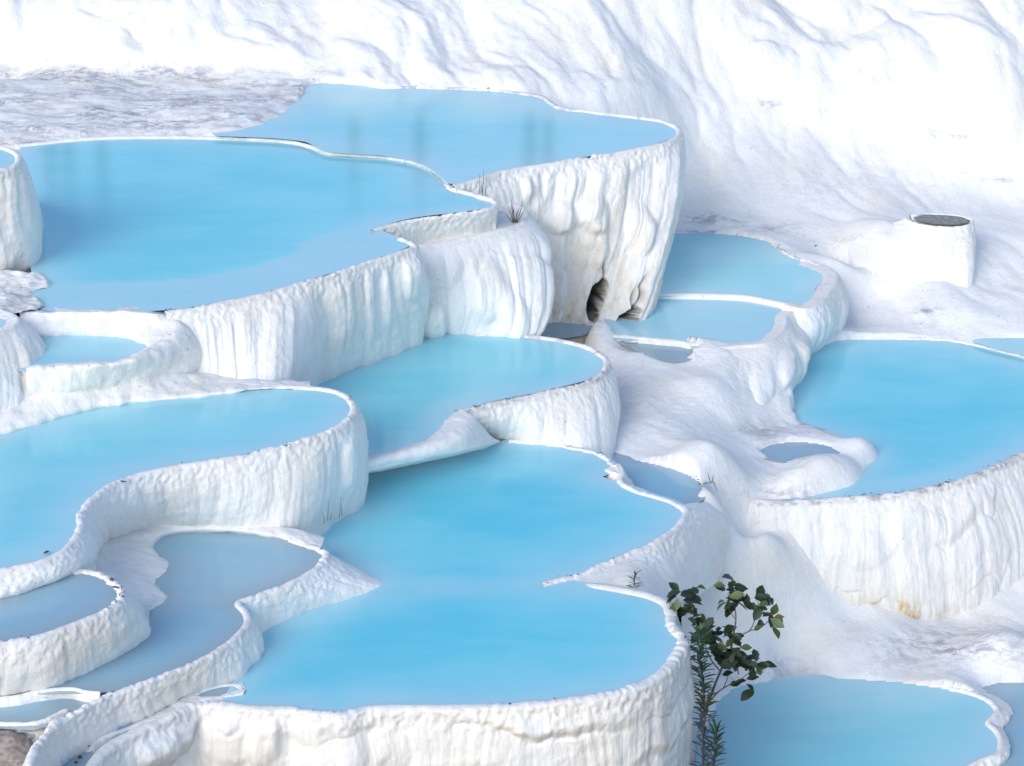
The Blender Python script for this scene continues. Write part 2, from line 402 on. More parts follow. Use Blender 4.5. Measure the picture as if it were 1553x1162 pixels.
def sheet(name, rows, parent=None, ds=.028, amp=.02, fq=3.5, crust=0.0, stain=0.0, kind='structure', clamp=True):
    """a bank lofted through measured lines (u,v,z), each running the same way"""
    Rr = [np.array([W(*p) for p in r]) for r in rows]
    N = max(12, int(max(uniform_t(r, ds)[1][-1] for r in Rr)/ds))
    L = []
    for r in Rr:
        t, s_ = uniform_t(r, ds); q = np.linspace(0, 1, N)
        L.append(catmull(r, np.interp(q, s_/s_[-1], t)))
    L = np.array(L)                                            # rows x N x 3
    step = np.linalg.norm(np.diff(L, axis=0), axis=2).mean(1)
    tt = np.concatenate([np.linspace(i, i+1, max(3, int(st/ds)), endpoint=False) for i, st in enumerate(step)] + [[len(L)-1]])
    V = catmull(L.reshape(len(L), -1), tt).reshape(len(tt), N, 3)
    du = np.gradient(V, axis=1); dv = np.gradient(V, axis=0); nn = np.cross(du, dv); nn /= np.linalg.norm(nn, axis=2)[..., None]+1e-9
    nn *= np.sign(nn[..., 2:3].mean() or 1)
    x, y, z = V[..., 0], V[..., 1], V[..., 2]
    d = amp*fbm(x*fq, y*fq, z*fq, 5) + amp*.8*np.abs(perlin(x*fq*1.7, y*fq*1.7, z*fq*.7+8.1)) - amp*.2
    V = V + nn*d[..., None]
    if clamp:
        for Bp, zp, _ in POOLS:
            ins = inside(Bp, V[..., 0], V[..., 1]) & (V[..., 2] < zp+.3) & (V[..., 2] > zp-.5)
            if ins.any():
                dd = segdist(Bp, V[..., 0], V[..., 1])
                V[..., 2] = np.where(ins, np.minimum(V[..., 2], zp + .03 - 1.2*dd), V[..., 2])
    cr = crust*np.clip(.6+1.2*fbm(x*1.6, y*1.6, 5.5, 3), 0, 1)
    c = np.array(parent.location) if parent else 0
    ii = np.arange(V.shape[0]*N).reshape(V.shape[0], N)
    f = np.stack([ii[:-1, :-1], ii[1:, :-1], ii[1:, 1:], ii[:-1, 1:]], -1).reshape(-1, 4)
    o = mesh_obj(name, V.reshape(-1, 3)-c, f, TRAV, parent, {'stain': np.full(x.size, stain), 'crust': cr.ravel(), 'dark': np.zeros(x.size)})
    if parent is None: o['kind'] = kind
    return o

# ================================================================== the pools, from the highest terrace down
# ---- small pool on the tall block at the upper left edge
p = pool('high little pool on a tall streaked block beside the wide upper pool', [(-8, 224), (8, 227), (18, 233), (20, 240), (14, 248), (0, 253), (-40, 261), (-90, 266), (-100, 232), (-50, 224)], 4.0, WAT_PALE, dmax=.3)
wall(p, [(-60, 218), (-8, 220), (14, 225), (26, 232), (28, 241), (20, 250), (0, 257), (-40, 265), (-95, 271)],
     [(0, 300, 2.5), (15, 300, 2.4), (44, 312, 2.3), (56, 340, 2.25), (58, 375, 2.25), (50, 402, 2.3), (22, 418, 2.3), (-25, 428, 2.3), (-90, 434, 2.3)], A=.9, Bl=.25, bulge=.05)

# ---- the two big upper pools
P1 = pool('far upper pool above the tall wall with two dark cavities',
          [(326, 203), (386, 192), (432, 176), (450, 160), (458, 145), (468, 130), (485, 126), (520, 127), (555, 130), (580, 134), (640, 135), (700, 137), (750, 139), (790, 144),
           (818, 149), (836, 160), (850, 167), (900, 173), (960, 180), (1000, 186), (1018, 192), (1022, 198), (1018, 204), (1003, 211), (975, 219), (930, 228), (885, 235),
           (830, 244), (790, 250), (755, 257), (725, 267), (700, 273), (688, 276), (676, 266), (660, 254), (645, 246), (620, 239), (580, 233), (530, 230), (500, 227), (485, 220),
           (470, 213), (440, 209), (400, 206), (345, 204)], 2.45, WAT_PALE, dmax=.6, L=.8,
          grow=.11, shelf=[([(440, 150), (470, 120), (600, 128), (850, 160), (1025, 190), (1025, 205), (940, 200), (800, 172), (600, 150), (480, 160)], .16, .35)])
wall(P1, [(470, 122), (500, 122), (555, 126), (580, 130), (640, 131), (700, 133), (750, 135), (790, 140), (820, 145), (838, 156), (852, 163), (900, 169), (960, 176), (1000, 181)],
     2.2, out=.12, name='rim', A=.2, Bl=0, ext=.2, crest=.03, bulge=0, lip=.04, crustrim=.7)
def carve1(U, V):
    def hole(cu, cv, ru, rv, lean):
        a = (U-cu-(cv-V)*lean)/ru; b = (V-cv)/rv
        ang = np.arctan2(b, a)
        rr = np.sqrt(a*a+b*b)*(1+.12*np.sin(3*ang+1)+.14*perlin(U*.09, V*.09, 3.1)+.05*perlin(U*.22, V*.22, 1.1))
        return 1-rr
    h1 = hole(905, 454, 14, 33, .26); h2 = hole(948, 490, 15, 26, .34)
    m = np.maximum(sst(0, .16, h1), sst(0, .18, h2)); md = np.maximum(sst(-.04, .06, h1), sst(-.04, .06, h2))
    crk = np.exp(-((U-(915+2.5*np.sin(V*.17)))/1.6)**2)*sst(385, 395, V)*(1-sst(422, 432, V))
    st1 = np.exp(-((U-(974-(V-430)*.30+2*np.sin(V*.2)))/3.2)**2)*sst(400, 440, V)*(1-sst(485, 500, V))
    st2 = np.exp(-((U-(962-(V-430)*.20+2*np.sin(V*.15)))/2.5)**2)*sst(425, 450, V)*(1-sst(470, 480, V))
    push = .42*m + .10*crk + .14*st1 + .06*st2
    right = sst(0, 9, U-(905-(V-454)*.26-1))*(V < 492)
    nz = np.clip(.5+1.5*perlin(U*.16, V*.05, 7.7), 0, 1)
    dark = np.clip(md*(1-.22*right*nz), 0, 1)  # dark deposit in the holes, with the shade of their left side painted in
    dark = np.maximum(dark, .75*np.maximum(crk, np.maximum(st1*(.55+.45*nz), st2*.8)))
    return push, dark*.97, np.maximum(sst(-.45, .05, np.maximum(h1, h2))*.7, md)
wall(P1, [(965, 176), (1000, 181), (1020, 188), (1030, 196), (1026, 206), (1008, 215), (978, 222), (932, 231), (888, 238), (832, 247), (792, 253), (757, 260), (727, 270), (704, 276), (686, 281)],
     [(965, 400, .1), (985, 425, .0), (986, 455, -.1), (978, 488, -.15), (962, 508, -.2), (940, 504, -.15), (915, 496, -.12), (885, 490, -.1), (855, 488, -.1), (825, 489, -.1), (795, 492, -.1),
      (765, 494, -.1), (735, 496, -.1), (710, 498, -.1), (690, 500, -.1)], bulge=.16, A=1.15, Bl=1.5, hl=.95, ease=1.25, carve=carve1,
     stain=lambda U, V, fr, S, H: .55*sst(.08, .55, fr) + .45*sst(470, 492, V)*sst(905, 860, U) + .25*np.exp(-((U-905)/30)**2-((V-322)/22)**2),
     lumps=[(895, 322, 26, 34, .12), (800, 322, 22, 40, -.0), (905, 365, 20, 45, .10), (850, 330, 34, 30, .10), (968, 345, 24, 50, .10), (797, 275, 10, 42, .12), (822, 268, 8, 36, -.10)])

P2 = pool('wide upper pool with a pale shallow shelf along its front rim',
          [(40, 228), (46, 220), (100, 214), (161, 210), (235, 209), (319, 210), (403, 213), (446, 217), (475, 225), (497, 233), (520, 235), (587, 240), (631, 248), (656, 260), (670, 271), (680, 286),
           (706, 294), (733, 302), (743, 308), (735, 312), (706, 317), (654, 323), (620, 328), (587, 336), (566, 347), (580, 356), (600, 364), (614, 369), (590, 381), (560, 390), (520, 404), (480, 416),
           (440, 428), (400, 439), (360, 448), (320, 456), (280, 463), (250, 466), (190, 470), (130, 470), (70, 466), (56, 448), (74, 433), (60, 412), (52, 380), (40, 330), (30, 270)], 2.38, WAT,
          dmax=.8, L=.8, grow=.11, shelf=[([(50, 428), (150, 428), (260, 424), (330, 414), (400, 400), (445, 385), (470, 360), (520, 348), (575, 345), (640, 372), (560, 410), (400, 460), (250, 480), (60, 480)], .10, .09),
                                 ([(560, 245), (640, 250), (700, 290), (750, 300), (740, 318), (660, 325), (600, 300)], .3, .3)])
wall(P2, [(-10, 221), (44, 217), (100, 211), (161, 207), (235, 206), (319, 207), (403, 210), (446, 214), (477, 222), (497, 230), (520, 232), (587, 237), (631, 245), (658, 257), (674, 269), (684, 283), (708, 290), (735, 298),
          (752, 306), (742, 315), (708, 321), (654, 328), (620, 333), (587, 341), (565, 348)],
     [2.2]*14+[2.15, 2.1, 2.05, 2.0, 2.0, (745, 346, 2.0), (715, 354, 2.0), (660, 362, 2.0), (630, 366, 2.05), (600, 362, 2.2), (570, 352, 2.3)], name='rim', A=.25, Bl=0, bulge=.0, ext=.3, crest=.04, lip=.04)
wall(P2, [(606, 360), (628, 369), (622, 375), (592, 386), (562, 395), (522, 409), (481, 421), (441, 433), (401, 444), (360, 453), (320, 461), (280, 468), (250, 472)],
     [(632, 500, .7), (634, 512, .6), (630, 522, .6), (600, 536, .6), (562, 552, .6), (522, 568, .6), (488, 581, .6), (442, 588, 1.2), (402, 585, 1.4), (362, 581, 1.42), (330, 576, 1.42), (300, 574, 1.42), (270, 572, 1.42)],
     A=1.0, Bl=.5, hl=1.1, bulge=.10, ease=1.2, lumps=[(620, 410, 16, 60, .10), (585, 470, 8, 90, .05), (560, 470, 8, 90, .04), (530, 480, 9, 90, .05)])
# the bulging buttress under the ledge
SIDE_B = -1
LEDGE = [(1.3, -.05), (.9, .0), (.5, .012), (.25, .0), (.1, -.004), (.03, -.006)]
wall(P2, [(752, 304, 2.03), (780, 309, 2.03), (795, 317, 2.02), (797, 328, 2.02), (785, 338, 2.02), (752, 348, 2.02), (720, 356, 2.02), (680, 364, 2.02), (645, 369, 2.02), (618, 372, 2.02)],
     [(790, 470, .6), (812, 482, .6), (814, 498, .6), (808, 507, .6), (796, 510, .6), (765, 511, .6), (732, 511, .6), (692, 509, .6), (655, 508, .6), (625, 510, .6)], zr=2.0, side=SIDE_B, name='buttress', inner=LEDGE, A=1.0, Bl=.9, hl=1.0,
     bulge=.30, tooth=.4, lumps=[(655, 490, 26, 42, .16), (735, 440, 40, 60, .10), (775, 480, 25, 45, .08)])

# ---- little pool in the shade of the bank below the wide upper pool
P3 = pool('little blue pool in the hollow between the wide upper pool and a fluted dome', [(30, 520), (60, 513), (100, 511), (145, 509), (185, 513), (224, 522), (214, 534), (185, 544), (120, 550), (70, 554), (30, 556)], 2.1, WAT, dmax=.35, L=.3, grow=.12)
sheet('dome', [[(60, 518, 1.95), (130, 516, 1.95), (190, 519, 1.97), (218, 527, 1.98), (202, 540, 1.98), (170, 549, 1.98), (110, 556, 1.98), (50, 560, 1.98)],
               [(40, 511, 2.11), (130, 508, 2.11), (190, 512, 2.12), (224, 522, 2.14), (208, 537, 2.13), (178, 546, 2.12), (110, 553, 2.12), (40, 556, 2.12)],
               [(30, 495, 2.25), (130, 492, 2.27), (200, 493, 2.27), (250, 500, 2.24), (232, 528, 2.16), (195, 548, 2.14), (110, 557, 2.14), (40, 560, 2.13)],
               [(30, 479, 2.38), (130, 477, 2.40), (210, 478, 2.39), (272, 489, 2.28), (268, 520, 2.12), (222, 556, 1.98), (120, 566, 2.05), (40, 572, 2.04)],
               [(30, 470, 2.41), (130, 472, 2.42), (225, 473, 2.41), (292, 492, 2.13), (304, 536, 1.83), (247, 568, 1.70), (130, 590, 1.78), (40, 600, 1.78)],
               [(40, 462, 2.25), (130, 463, 2.25), (240, 465, 2.28), (314, 517, 1.72), (319, 562, 1.42), (264, 580, 1.48), (140, 606, 1.5), (40, 620, 1.5)]], P3[0], amp=.03, fq=3.2, crust=.2, clamp=False)
sheet('crust_spit', [[(-60, 412, 2.5), (-60, 440, 2.5), (-60, 475, 2.5)], [(10, 412, 2.48), (10, 440, 2.46), (10, 474, 2.47)], [(55, 413, 2.43), (84, 431, 2.41), (50, 444, 2.38), (72, 458, 2.41), (50, 470, 2.43)], [(66, 410, 2.25), (98, 431, 2.25), (62, 446, 2.2), (86, 459, 2.25), (62, 474, 2.2)]],
      P2[0], amp=.03, fq=5, crust=.8)
# the block at the left edge below
p = pool('pool on the streaked round block at the foot of the crust spit', [(-110, 470), (-60, 466), (0, 474), (12, 482), (5, 492), (-40, 508), (-110, 528)], 2.5, WAT, dmax=.3)
wall(p, [(-90, 458), (-30, 462), (8, 472), (26, 482), (22, 492), (0, 502), (-40, 517), (-100, 535)],
     [(20, 520, 1.9), (60, 535, 1.9), (70, 560, 1.8), (66, 592, 1.62), (44, 622, 1.5), (18, 645, 1.46), (-20, 664, 1.4), (-80, 684, 1.4)], A=.9, Bl=.25, bulge=.16, tooth=.5,
     inner=[(.5, -.3), (.3, -.06), (.15, .0), (.07, .01), (.03, .02)])
sheet('bank', [[(-40, 540, 2.0), (66, 548, 2.0), (130, 546, 2.0), (200, 538, 1.9), (250, 550, 1.7), (320, 564, 1.5), (400, 574, 1.45), (470, 580, 1.4)], [(-40, 560, 2.0), (66, 558, 2.12), (130, 556, 2.12), (200, 553, 1.98), (250, 560, 1.72), (320, 572, 1.56), (400, 581, 1.53), (470, 585, 1.5)],
               [(-40, 600, 1.75), (62, 595, 1.80), (130, 588, 1.78), (200, 583, 1.70), (260, 579, 1.61), (330, 582, 1.55), (400, 585, 1.53), (475, 586.5, 1.5)], [(-50, 670, 1.54), (62, 640, 1.53), (130, 622, 1.53), (200, 611, 1.53), (280, 603, 1.53), (340, 597, 1.53), (400, 590, 1.53), (485, 588.5, 1.5)],
               [(-50, 685, 1.2), (62, 655, 1.2), (130, 636, 1.2), (200, 624, 1.2), (280, 615, 1.2), (340, 608, 1.2), (400, 600, 1.2), (490, 596, 1.2)]], P3[0], amp=.03, fq=2.5, crust=.12)

# ---- middle pool
P4 = pool('middle pool reflecting the fluted wall of the wide upper pool',
          [(470, 585), (490, 579), (520, 566), (560, 551), (600, 535), (630, 518), (632, 508), (680, 505), (740, 508), (780, 510), (820, 514), (860, 521), (888, 530), (906, 541), (912, 552), (905, 562), (892, 570), (868, 578), (838, 585),
           (800, 594), (758, 602), (720, 611), (688, 622), (678, 640), (662, 660), (645, 670), (600, 684), (550, 697), (535, 690), (520, 640), (500, 600)], .62, WAT, dmax=.7, L=.5, grow=.10,
          shelf=[([(640, 622), (700, 605), (720, 620), (700, 668), (640, 680), (550, 705), (530, 690), (600, 675), (640, 660)], .12, .14)])
wall(P4, [(720, 505), (780, 506), (822, 510), (862, 517), (893, 526), (913, 538), (921, 551), (913, 563), (898, 574), (872, 583), (842, 590), (802, 599), (761, 607), (722, 616), (692, 623)],
     [.4, .2, .0, -.1, -.15, -.2, -.25, (931, 650, -.25), (925, 692, -.3), (890, 690, -.1), (852, 680, -.02), (806, 673, -.02), (757, 668, -.02), (728, 664, .1), (700, 656, .45)], out=.08, A=.8, Bl=.25, bulge=.12, ease=1.4, crustrim=.6)
sheet('bank', [[(525, 685, .35), (600, 670, .4), (645, 652, .4), (668, 626, .45), (690, 612, .5)], [(525, 700, .63), (600, 683, .635), (650, 666, .64), (680, 642, .65), (702, 622, .67)], [(528, 708, .635), (600, 691, .64), (665, 673, .645), (704, 656, .64), (722, 636, .62)],
               [(530, 717, .53), (600, 702, .53), (680, 684, .51), (722, 670, .42), (742, 660, .3)], [(530, 722, .40), (600, 708, .40), (685, 690, .36), (728, 679, .28), (756, 668, .12)], [(530, 724, -.02), (600, 711, -.02), (685, 693, -.02), (730, 682, -.03), (765, 671, -.05)]], P4[0], amp=.012, fq=4, crust=.1, clamp=False)

# ---- middle left pool
P6 = pool('long pool at the foot of the white bank with an S-shaped front wall',
          [(-60, 675), (0, 660), (30, 650), (62, 641), (110, 627), (160, 617), (220, 609), (290, 603), (350, 597), (400, 591), (450, 589), (490, 592), (514, 599), (526, 608), (530, 618), (524, 629), (506, 643), (478, 656), (440, 668),
           (400, 678), (350, 688), (300, 696), (240, 705), (200, 715), (165, 729), (140, 745), (120, 766), (115, 785), (115, 800), (102, 819), (83, 834), (50, 847), (0, 857), (-60, 865)], 1.5, WAT, dmax=.75, L=.75)
wall(P6, [(445, 585), (490, 588), (518, 595), (533, 607), (537, 619), (530, 632), (510, 647), (480, 660), (440, 672), (400, 682), (350, 692), (300, 700), (242, 710), (202, 720), (168, 734), (144, 750), (126, 769), (121, 785), (121, 801), (107, 822), (87, 838), (52, 852), (0, 862), (-60, 870)],
     [1.0, .6, .3, .0, (552, 745, -.02), (548, 768, -.02), (515, 787, .0), (482, 799, .2), (440, 806, .4), (400, 807, .45), (350, 804, .47), (300, 801, .48), (247, 799, .5), (215, 806, .5), (186, 815, .5), (164, 824, .5), (154, 832, .55), (150, 842, .6), (140, 856, .8),
      (122, 868, 1.05), (92, 879, 1.16), (56, 890, 1.16), (0, 907, 1.16), (-60, 920, 1.16)], A=.55, Bl=.2, hl=.7, bulge=.10, ease=1.2, lumps=[(530, 700, 12, 60, .05)],
     stain=lambda U, V, fr, S, H: .30*sst(.7, 1.0, fr)*sst(120, 240, U))

# ---- lower left pools
P9 = pool('small grey pool with a crooked rim under the end of the long pool', [(-40, 925), (0, 910), (30, 896), (60, 884), (90, 874), (125, 870), (150, 873), (166, 883), (175, 895), (174, 906), (163, 916), (138, 928), (100, 943), (60, 957), (20, 966), (-40, 972)], 1.2, WAT_GREY, dmax=.32, L=.3)
wall(P9, [(112, 864), (140, 866), (161, 873), (177, 885), (184, 899), (179, 911), (166, 921), (141, 933), (101, 948), (61, 962), (20, 971), (-40, 978)],
     [(160, 880, .6), (192, 885, .5), (214, 912, .43), (224, 945, .43), (226, 962, .43), (212, 976, .43), (188, 993, .43), (152, 1013, .43), (112, 1031, .42), (70, 1047, .40), (20, 1057, .4), (-40, 1064, .4)], A=.5, Bl=.2, hl=.6, bulge=.06, ease=1.6)
P8 = pool('grey-blue shallow pool winding down behind a sinuous rim',
          [(228, 825), (240, 816), (262, 809), (300, 807), (345, 806), (400, 811), (440, 819), (468, 829), (486, 838), (482, 849), (464, 864), (428, 882), (393, 895), (366, 904), (356, 913), (368, 926), (370, 940), (356, 957),
           (343, 969), (308, 991), (268, 1008), (220, 1027), (165, 1043), (110, 1046), (60, 1046), (100, 1030), (150, 1008), (195, 985), (222, 966), (222, 952), (212, 940), (220, 930), (248, 910), (240, 895), (226, 880), (252, 868), (240, 850), (226, 836)],
          .45, WAT_GREY, dmax=.42, L=.32)
wall(P8, [(440, 816), (470, 826), (492, 837), (488, 851), (468, 867), (432, 886), (397, 899), (370, 907), (362, 914), (373, 927), (375, 942), (360, 961), (346, 973), (311, 996), (270, 1013), (220, 1033), (165, 1052), (120, 1075), (90, 1092), (70, 1110), (55, 1128), (45, 1155), (40, 1195), (40, 1240)],
     [(445, 826, -.03), (490, 834, -.03), (558, 870, -.03), (586, 885, -.03), (560, 900, -.03), (495, 920, -.03), (450, 937, -.03), (415, 952, -.03), (399, 964, -.03), (395, 977, -.03), (394, 992, -.03), (384, 1010, -.03), (366, 1030, -.03),
      (325, 1045, -.03), (285, 1055, -.03), (238, 1081, -.05), (185, 1105, -.08), (150, 1128, -.12), (115, 1153, -.2), (95, 1170, -.25), (82, 1190, -.3), (70, 1215, -.35), (65, 1245, -.4), (62, 1270, -.5)], A=.6, Bl=.15, bulge=.03, ease=1.15)
sheet('bank', [[(492, 815, .4), (440, 800, .5), (345, 794, .55), (250, 790, .58), (170, 810, .6), (130, 842, .64), (140, 876, .55), (165, 892, .5), (185, 925, .45), (200, 955, .42)],
               [(488, 828, .47), (440, 812, .50), (345, 803, .52), (262, 802, .53), (210, 822, .55), (185, 848, .57), (205, 870, .53), (222, 898, .5), (226, 925, .48), (224, 958, .46)],
               [(482, 836, .455), (440, 820, .46), (345, 807, .46), (262, 810, .46), (232, 828, .46), (252, 858, .465), (232, 882, .46), (250, 908, .465), (220, 932, .46), (226, 965, .455)],
               [(478, 842, .3), (436, 828, .3), (345, 815, .3), (268, 818, .3), (245, 834, .3), (268, 862, .3), (250, 886, .3), (264, 912, .3), (236, 940, .3), (240, 970, .3)]], P8[0], amp=.018, fq=5, crust=.15, clamp=False)
P10 = pool('narrow grey pool below the crooked-rim pool', [(-40, 1062), (0, 1059), (60, 1049), (105, 1046), (124, 1051), (108, 1065), (80, 1080), (55, 1091), (0, 1092), (-40, 1092)], .36, WAT_GREY, dmax=.3, L=.35, floor_crust=.8, grow=.2)
wall(P10, [(-45, 1094, .40), (20, 1095, .40), (50, 1094, .40), (72, 1087, .42), (100, 1074, .44)], .15, inner=[(.08, -.3), (.04, -.05), (.015, .01)], name='rim', A=.1, Bl=0, bulge=0, ext=.2, lip=.03, tooth=.7)
wall(P10, [(-45, 1060, .47), (20, 1054, .48), (60, 1046, .485), (105, 1042, .485), (130, 1047, .485), (152, 1049, .485)], .2, inner=[(.10, -.3), (.05, -.08), (.02, .01)], name='rim', A=.2, Bl=0, bulge=0, ext=.2, lip=.03, tooth=.7)
pool('violet-blue puddle beside the brown boulder', [(-30, 1098), (0, 1097), (45, 1097), (44, 1106), (30, 1118), (0, 1125), (-30, 1125)], .25, WAT_GREY, dmax=.3, L=.3, floor_crust=.8)
P11 = pool('narrow grey trough along the foot of the sinuous rim', [(150, 1110), (163, 1098), (205, 1080), (245, 1060), (275, 1053), (280, 1057), (262, 1070), (225, 1090), (190, 1105), (165, 1112)], -.04, WAT_GREY, dmax=.22, L=.25, floor_crust=.7)
PS = pool('shallow grey puddle behind the thin spit at the lowest pool', [(288, 1055), (315, 1045), (345, 1040), (358, 1042), (361, 1047), (345, 1053), (310, 1059)], -.01, WAT_GREY, dmax=.12, L=.2, floor_crust=.8, grow=.05)
wall(PS, [(286, 1058), (314, 1043), (346, 1037), (362, 1040), (365, 1047), (347, 1055), (312, 1062), (290, 1064)], -.15, name='rim', out=.03, A=.1, Bl=0, bulge=0, ext=.1, lip=.03, crest=.02, inner=[(.06, -.06), (.03, .0), (.015, .015)])
pool('violet-blue puddle at the foot of the brown boulder beside dark stones', [(96, 1134), (112, 1126), (132, 1122), (128, 1138), (122, 1155), (112, 1180), (70, 1180), (82, 1152)], -.12, WAT_GREY, dmax=.3, L=.25)
sheet('bank', [[(-60, 1030, .25), (60, 1030, .28), (110, 1038, .30), (160, 1048, .2), (230, 1040, -.15), (300, 1025, -.15), (370, 1025, -.15)], [(-60, 1085, .3), (50, 1085, .3), (100, 1085, .32), (150, 1070, .1), (220, 1050, -.1), (300, 1030, -.1), (370, 1030, -.1)], [(-60, 1096, .28), (50, 1095, .32), (90, 1098, .33), (140, 1095, .12), (200, 1075, -.02), (285, 1046, .0), (368, 1036, .0)],
               [(-60, 1115, .25), (40, 1112, .25), (75, 1118, .15), (110, 1118, .05), (160, 1112, -.02), (240, 1080, -.02), (300, 1058, .0), (372, 1046, .0)], [(-60, 1140, .1), (30, 1140, .1), (70, 1140, -.05), (110, 1138, -.09), (150, 1122, -.02), (220, 1098, -.02), (300, 1066, .0), (368, 1054, .0)],
               [(-60, 1220, -.5), (30, 1220, -.5), (80, 1210, -.5), (125, 1190, -.35), (150, 1150, -.25), (220, 1110, -.2), (300, 1075, -.2), (360, 1062, -.2)]], P11[0], amp=.02, fq=5, crust=.25)

# ---- the lowest pools of the middle: two basins joined over a sunken sill
P7 = pool('lowest blue pool of two lobes joined over a sunken sill',
          [(455, 812), (470, 824), (500, 834), (520, 848), (550, 862), (575, 877), (583, 885), (565, 896), (520, 909), (470, 928), (440, 939), (405, 956), (397, 965), (394, 985), (386, 1005), (371, 1025), (362, 1042), (352, 1060), (360, 1065), (400, 1067), (440, 1067), (465, 1071), (490, 1074),
           (520, 1074), (545, 1069), (565, 1066), (620, 1065), (680, 1065), (740, 1064), (800, 1061), (850, 1056), (900, 1050), (943, 1039), (976, 1026), (999, 1010), (1013, 992), (1024, 973), (1018, 957), (1008, 946), (1009, 927), (1003, 914), (982, 904),
           (950, 896), (900, 889), (860, 886), (828, 882), (870, 867), (905, 853), (940, 838), (972, 823), (1001, 806), (1020, 789), (1032, 772), (1015, 761), (985, 752), (960, 742), (930, 735), (903, 723), (917, 716), (930, 712), (922, 701), (908, 690), (880, 682), (850, 676), (800, 671), (775, 670),
           (740, 680), (690, 692), (640, 702), (590, 712), (550, 722), (546, 765), (490, 792)], 0.0, WAT_DEEP, dmax=.8, L=.8, shelf=[([(575, 872), (700, 876), (835, 874), (900, 885), (835, 897), (700, 906), (600, 902)], .22, .22)])
wall(P7, [(1041, 775), (1034, 768), (1016, 758), (985, 749), (958, 740), (944, 730), (940, 716), (928, 701), (912, 688), (880, 680), (850, 674), (800, 669), (772, 667)],
     [-.6]+[-.45]*7+[-.35, -.3, -.3, -.3, -.3], name='rim', out=.05, A=.2, Bl=0, bulge=0, ext=.1, lip=.04, crest=.03)
wall(P7, [(1028, 763), (1041, 772), (1030, 793), (1009, 811), (979, 828), (943, 843), (909, 858), (873, 871), (842, 879), (822, 884)],
     [(1080, 765, -.5), (1104, 790, -.75), (1104, 835, -1.1), (1075, 878, -1.1), (1028, 908, -.7), (978, 902, -.05), (932, 895, -.05), (882, 890, -.05), (846, 888, -.05), (822, 887, -.05)], name='spur', A=.7, Bl=.35, hl=.5, bulge=.10, ext=.1)
wall(P7, [(858, 886, -.05), (900, 886, .02), (950, 893), (985, 901), (1010, 913), (1017, 928), (1017, 945), (1027, 957), (1035, 973), (1023, 994), (1007, 1015), (983, 1031), (947, 1045), (900, 1055), (850, 1061), (800, 1066), (740, 1069), (680, 1070), (620, 1070), (565, 1071), (545, 1074), (520, 1079), (490, 1079), (465, 1076),
          (440, 1072), (400, 1072), (360, 1069), (325, 1066), (295, 1066), (270, 1078), (235, 1094), (200, 1110), (172, 1124), (148, 1145), (130, 1175), (120, 1200)],
     [-.3, -.3, -.6, -1.0, -1.5, -2.2, -2.6, -2.9, -2.95, -2.95, -2.95]+[-2.95]*25, out=.0, A=.5, Bl=1.5, hl=.7, bulge=.07, ext=.05, tooth=1.1, lip=.08, inner=[(.30, -.45), (.16, -.16), (.10, -.035), (.07, .012), (.035, .03)],
     lumps=[(400, 1120, 30, 60, .1), (240, 1130, 40, 50, .08), (340, 1130, 40, 60, .08)],
     stain=lambda U, V, fr, S, H: .25*np.exp(-((U-305)/8)**2))
patch('crust_lump', [(957, 741, .02), (930, 734, .02), (903, 723, .015), (918, 716, .03), (938, 713, .04), (930, 704, .03), (932, 724, .09), (945, 726, .08), (955, 733, .04), (915, 722, .05)],
      [(960, 744, -.1), (928, 738, -.1), (896, 723, -.1), (916, 713, -.1), (935, 708, -.1), (950, 720, -.2), (962, 735, -.2)], P7[0], amp=.012, res=.02, fq=7, skirt=.3)

# ---- right-hand side
P12 = pool('pool tucked behind the tall wall with two dark cavities', [(960, 352), (1010, 355), (1040, 354), (1080, 354), (1120, 357), (1152, 363), (1170, 369), (1178, 380), (1198, 390), (1228, 400), (1250, 408), (1258, 413), (1246, 419), (1233, 431), (1225, 442), (1231, 448), (1244, 452), (1236, 457), (1214, 462),
           (1190, 457), (1160, 452), (1130, 447), (1090, 445), (1040, 445), (940, 446), (940, 400)], .05, WAT, dmax=.6, L=.4)
wall(P12, [(985, 352), (1010, 351), (1040, 350), (1080, 350), (1120, 353), (1154, 359), (1174, 365), (1183, 377), (1202, 387), (1232, 397), (1252, 404)], -.2, out=.1, name='rim', A=.2, Bl=0, bulge=0, ext=.1, lip=.04, crest=.03, crustrim=.8)
wall(P12, [(1225, 394), (1252, 404), (1266, 413), (1268, 424), (1260, 437), (1252, 449), (1240, 460), (1218, 467), (1190, 461)],
     [(1270, 470, -.6), (1276, 480, -.75), (1276, 497, -.82), (1270, 510, -.82), (1256, 520, -.82), (1240, 530, -.82), (1226, 538, -.82), (1210, 545, -.82), (1195, 548, -.82)], inner=[(.5, -.2), (.3, -.02), (.16, .015), (.07, .02), (.03, .025)], A=.8, Bl=.4, bulge=.14, tooth=.9)
wall(P12, [(960, 447), (1040, 447), (1090, 448), (1130, 450), (1160, 455), (1188, 461), (1206, 466)], -.1, name='sunken_rim', out=.1, A=.1, Bl=0, bulge=0, ext=.1, crest=.012, lip=.04, tooth=.3, crustrim=0)
P13 = pool('pale shallow pool spilling over rounded curtains into the deep blue basin', [(930, 450), (975, 449), (1040, 449), (1090, 450), (1128, 452), (1153, 458), (1172, 468), (1182, 479), (1180, 492), (1167, 507), (1155, 516), (1120, 519), (1070, 518), (1020, 514), (985, 511), (930, 507)], .0, WAT_PALE, dmax=.2, L=.35)
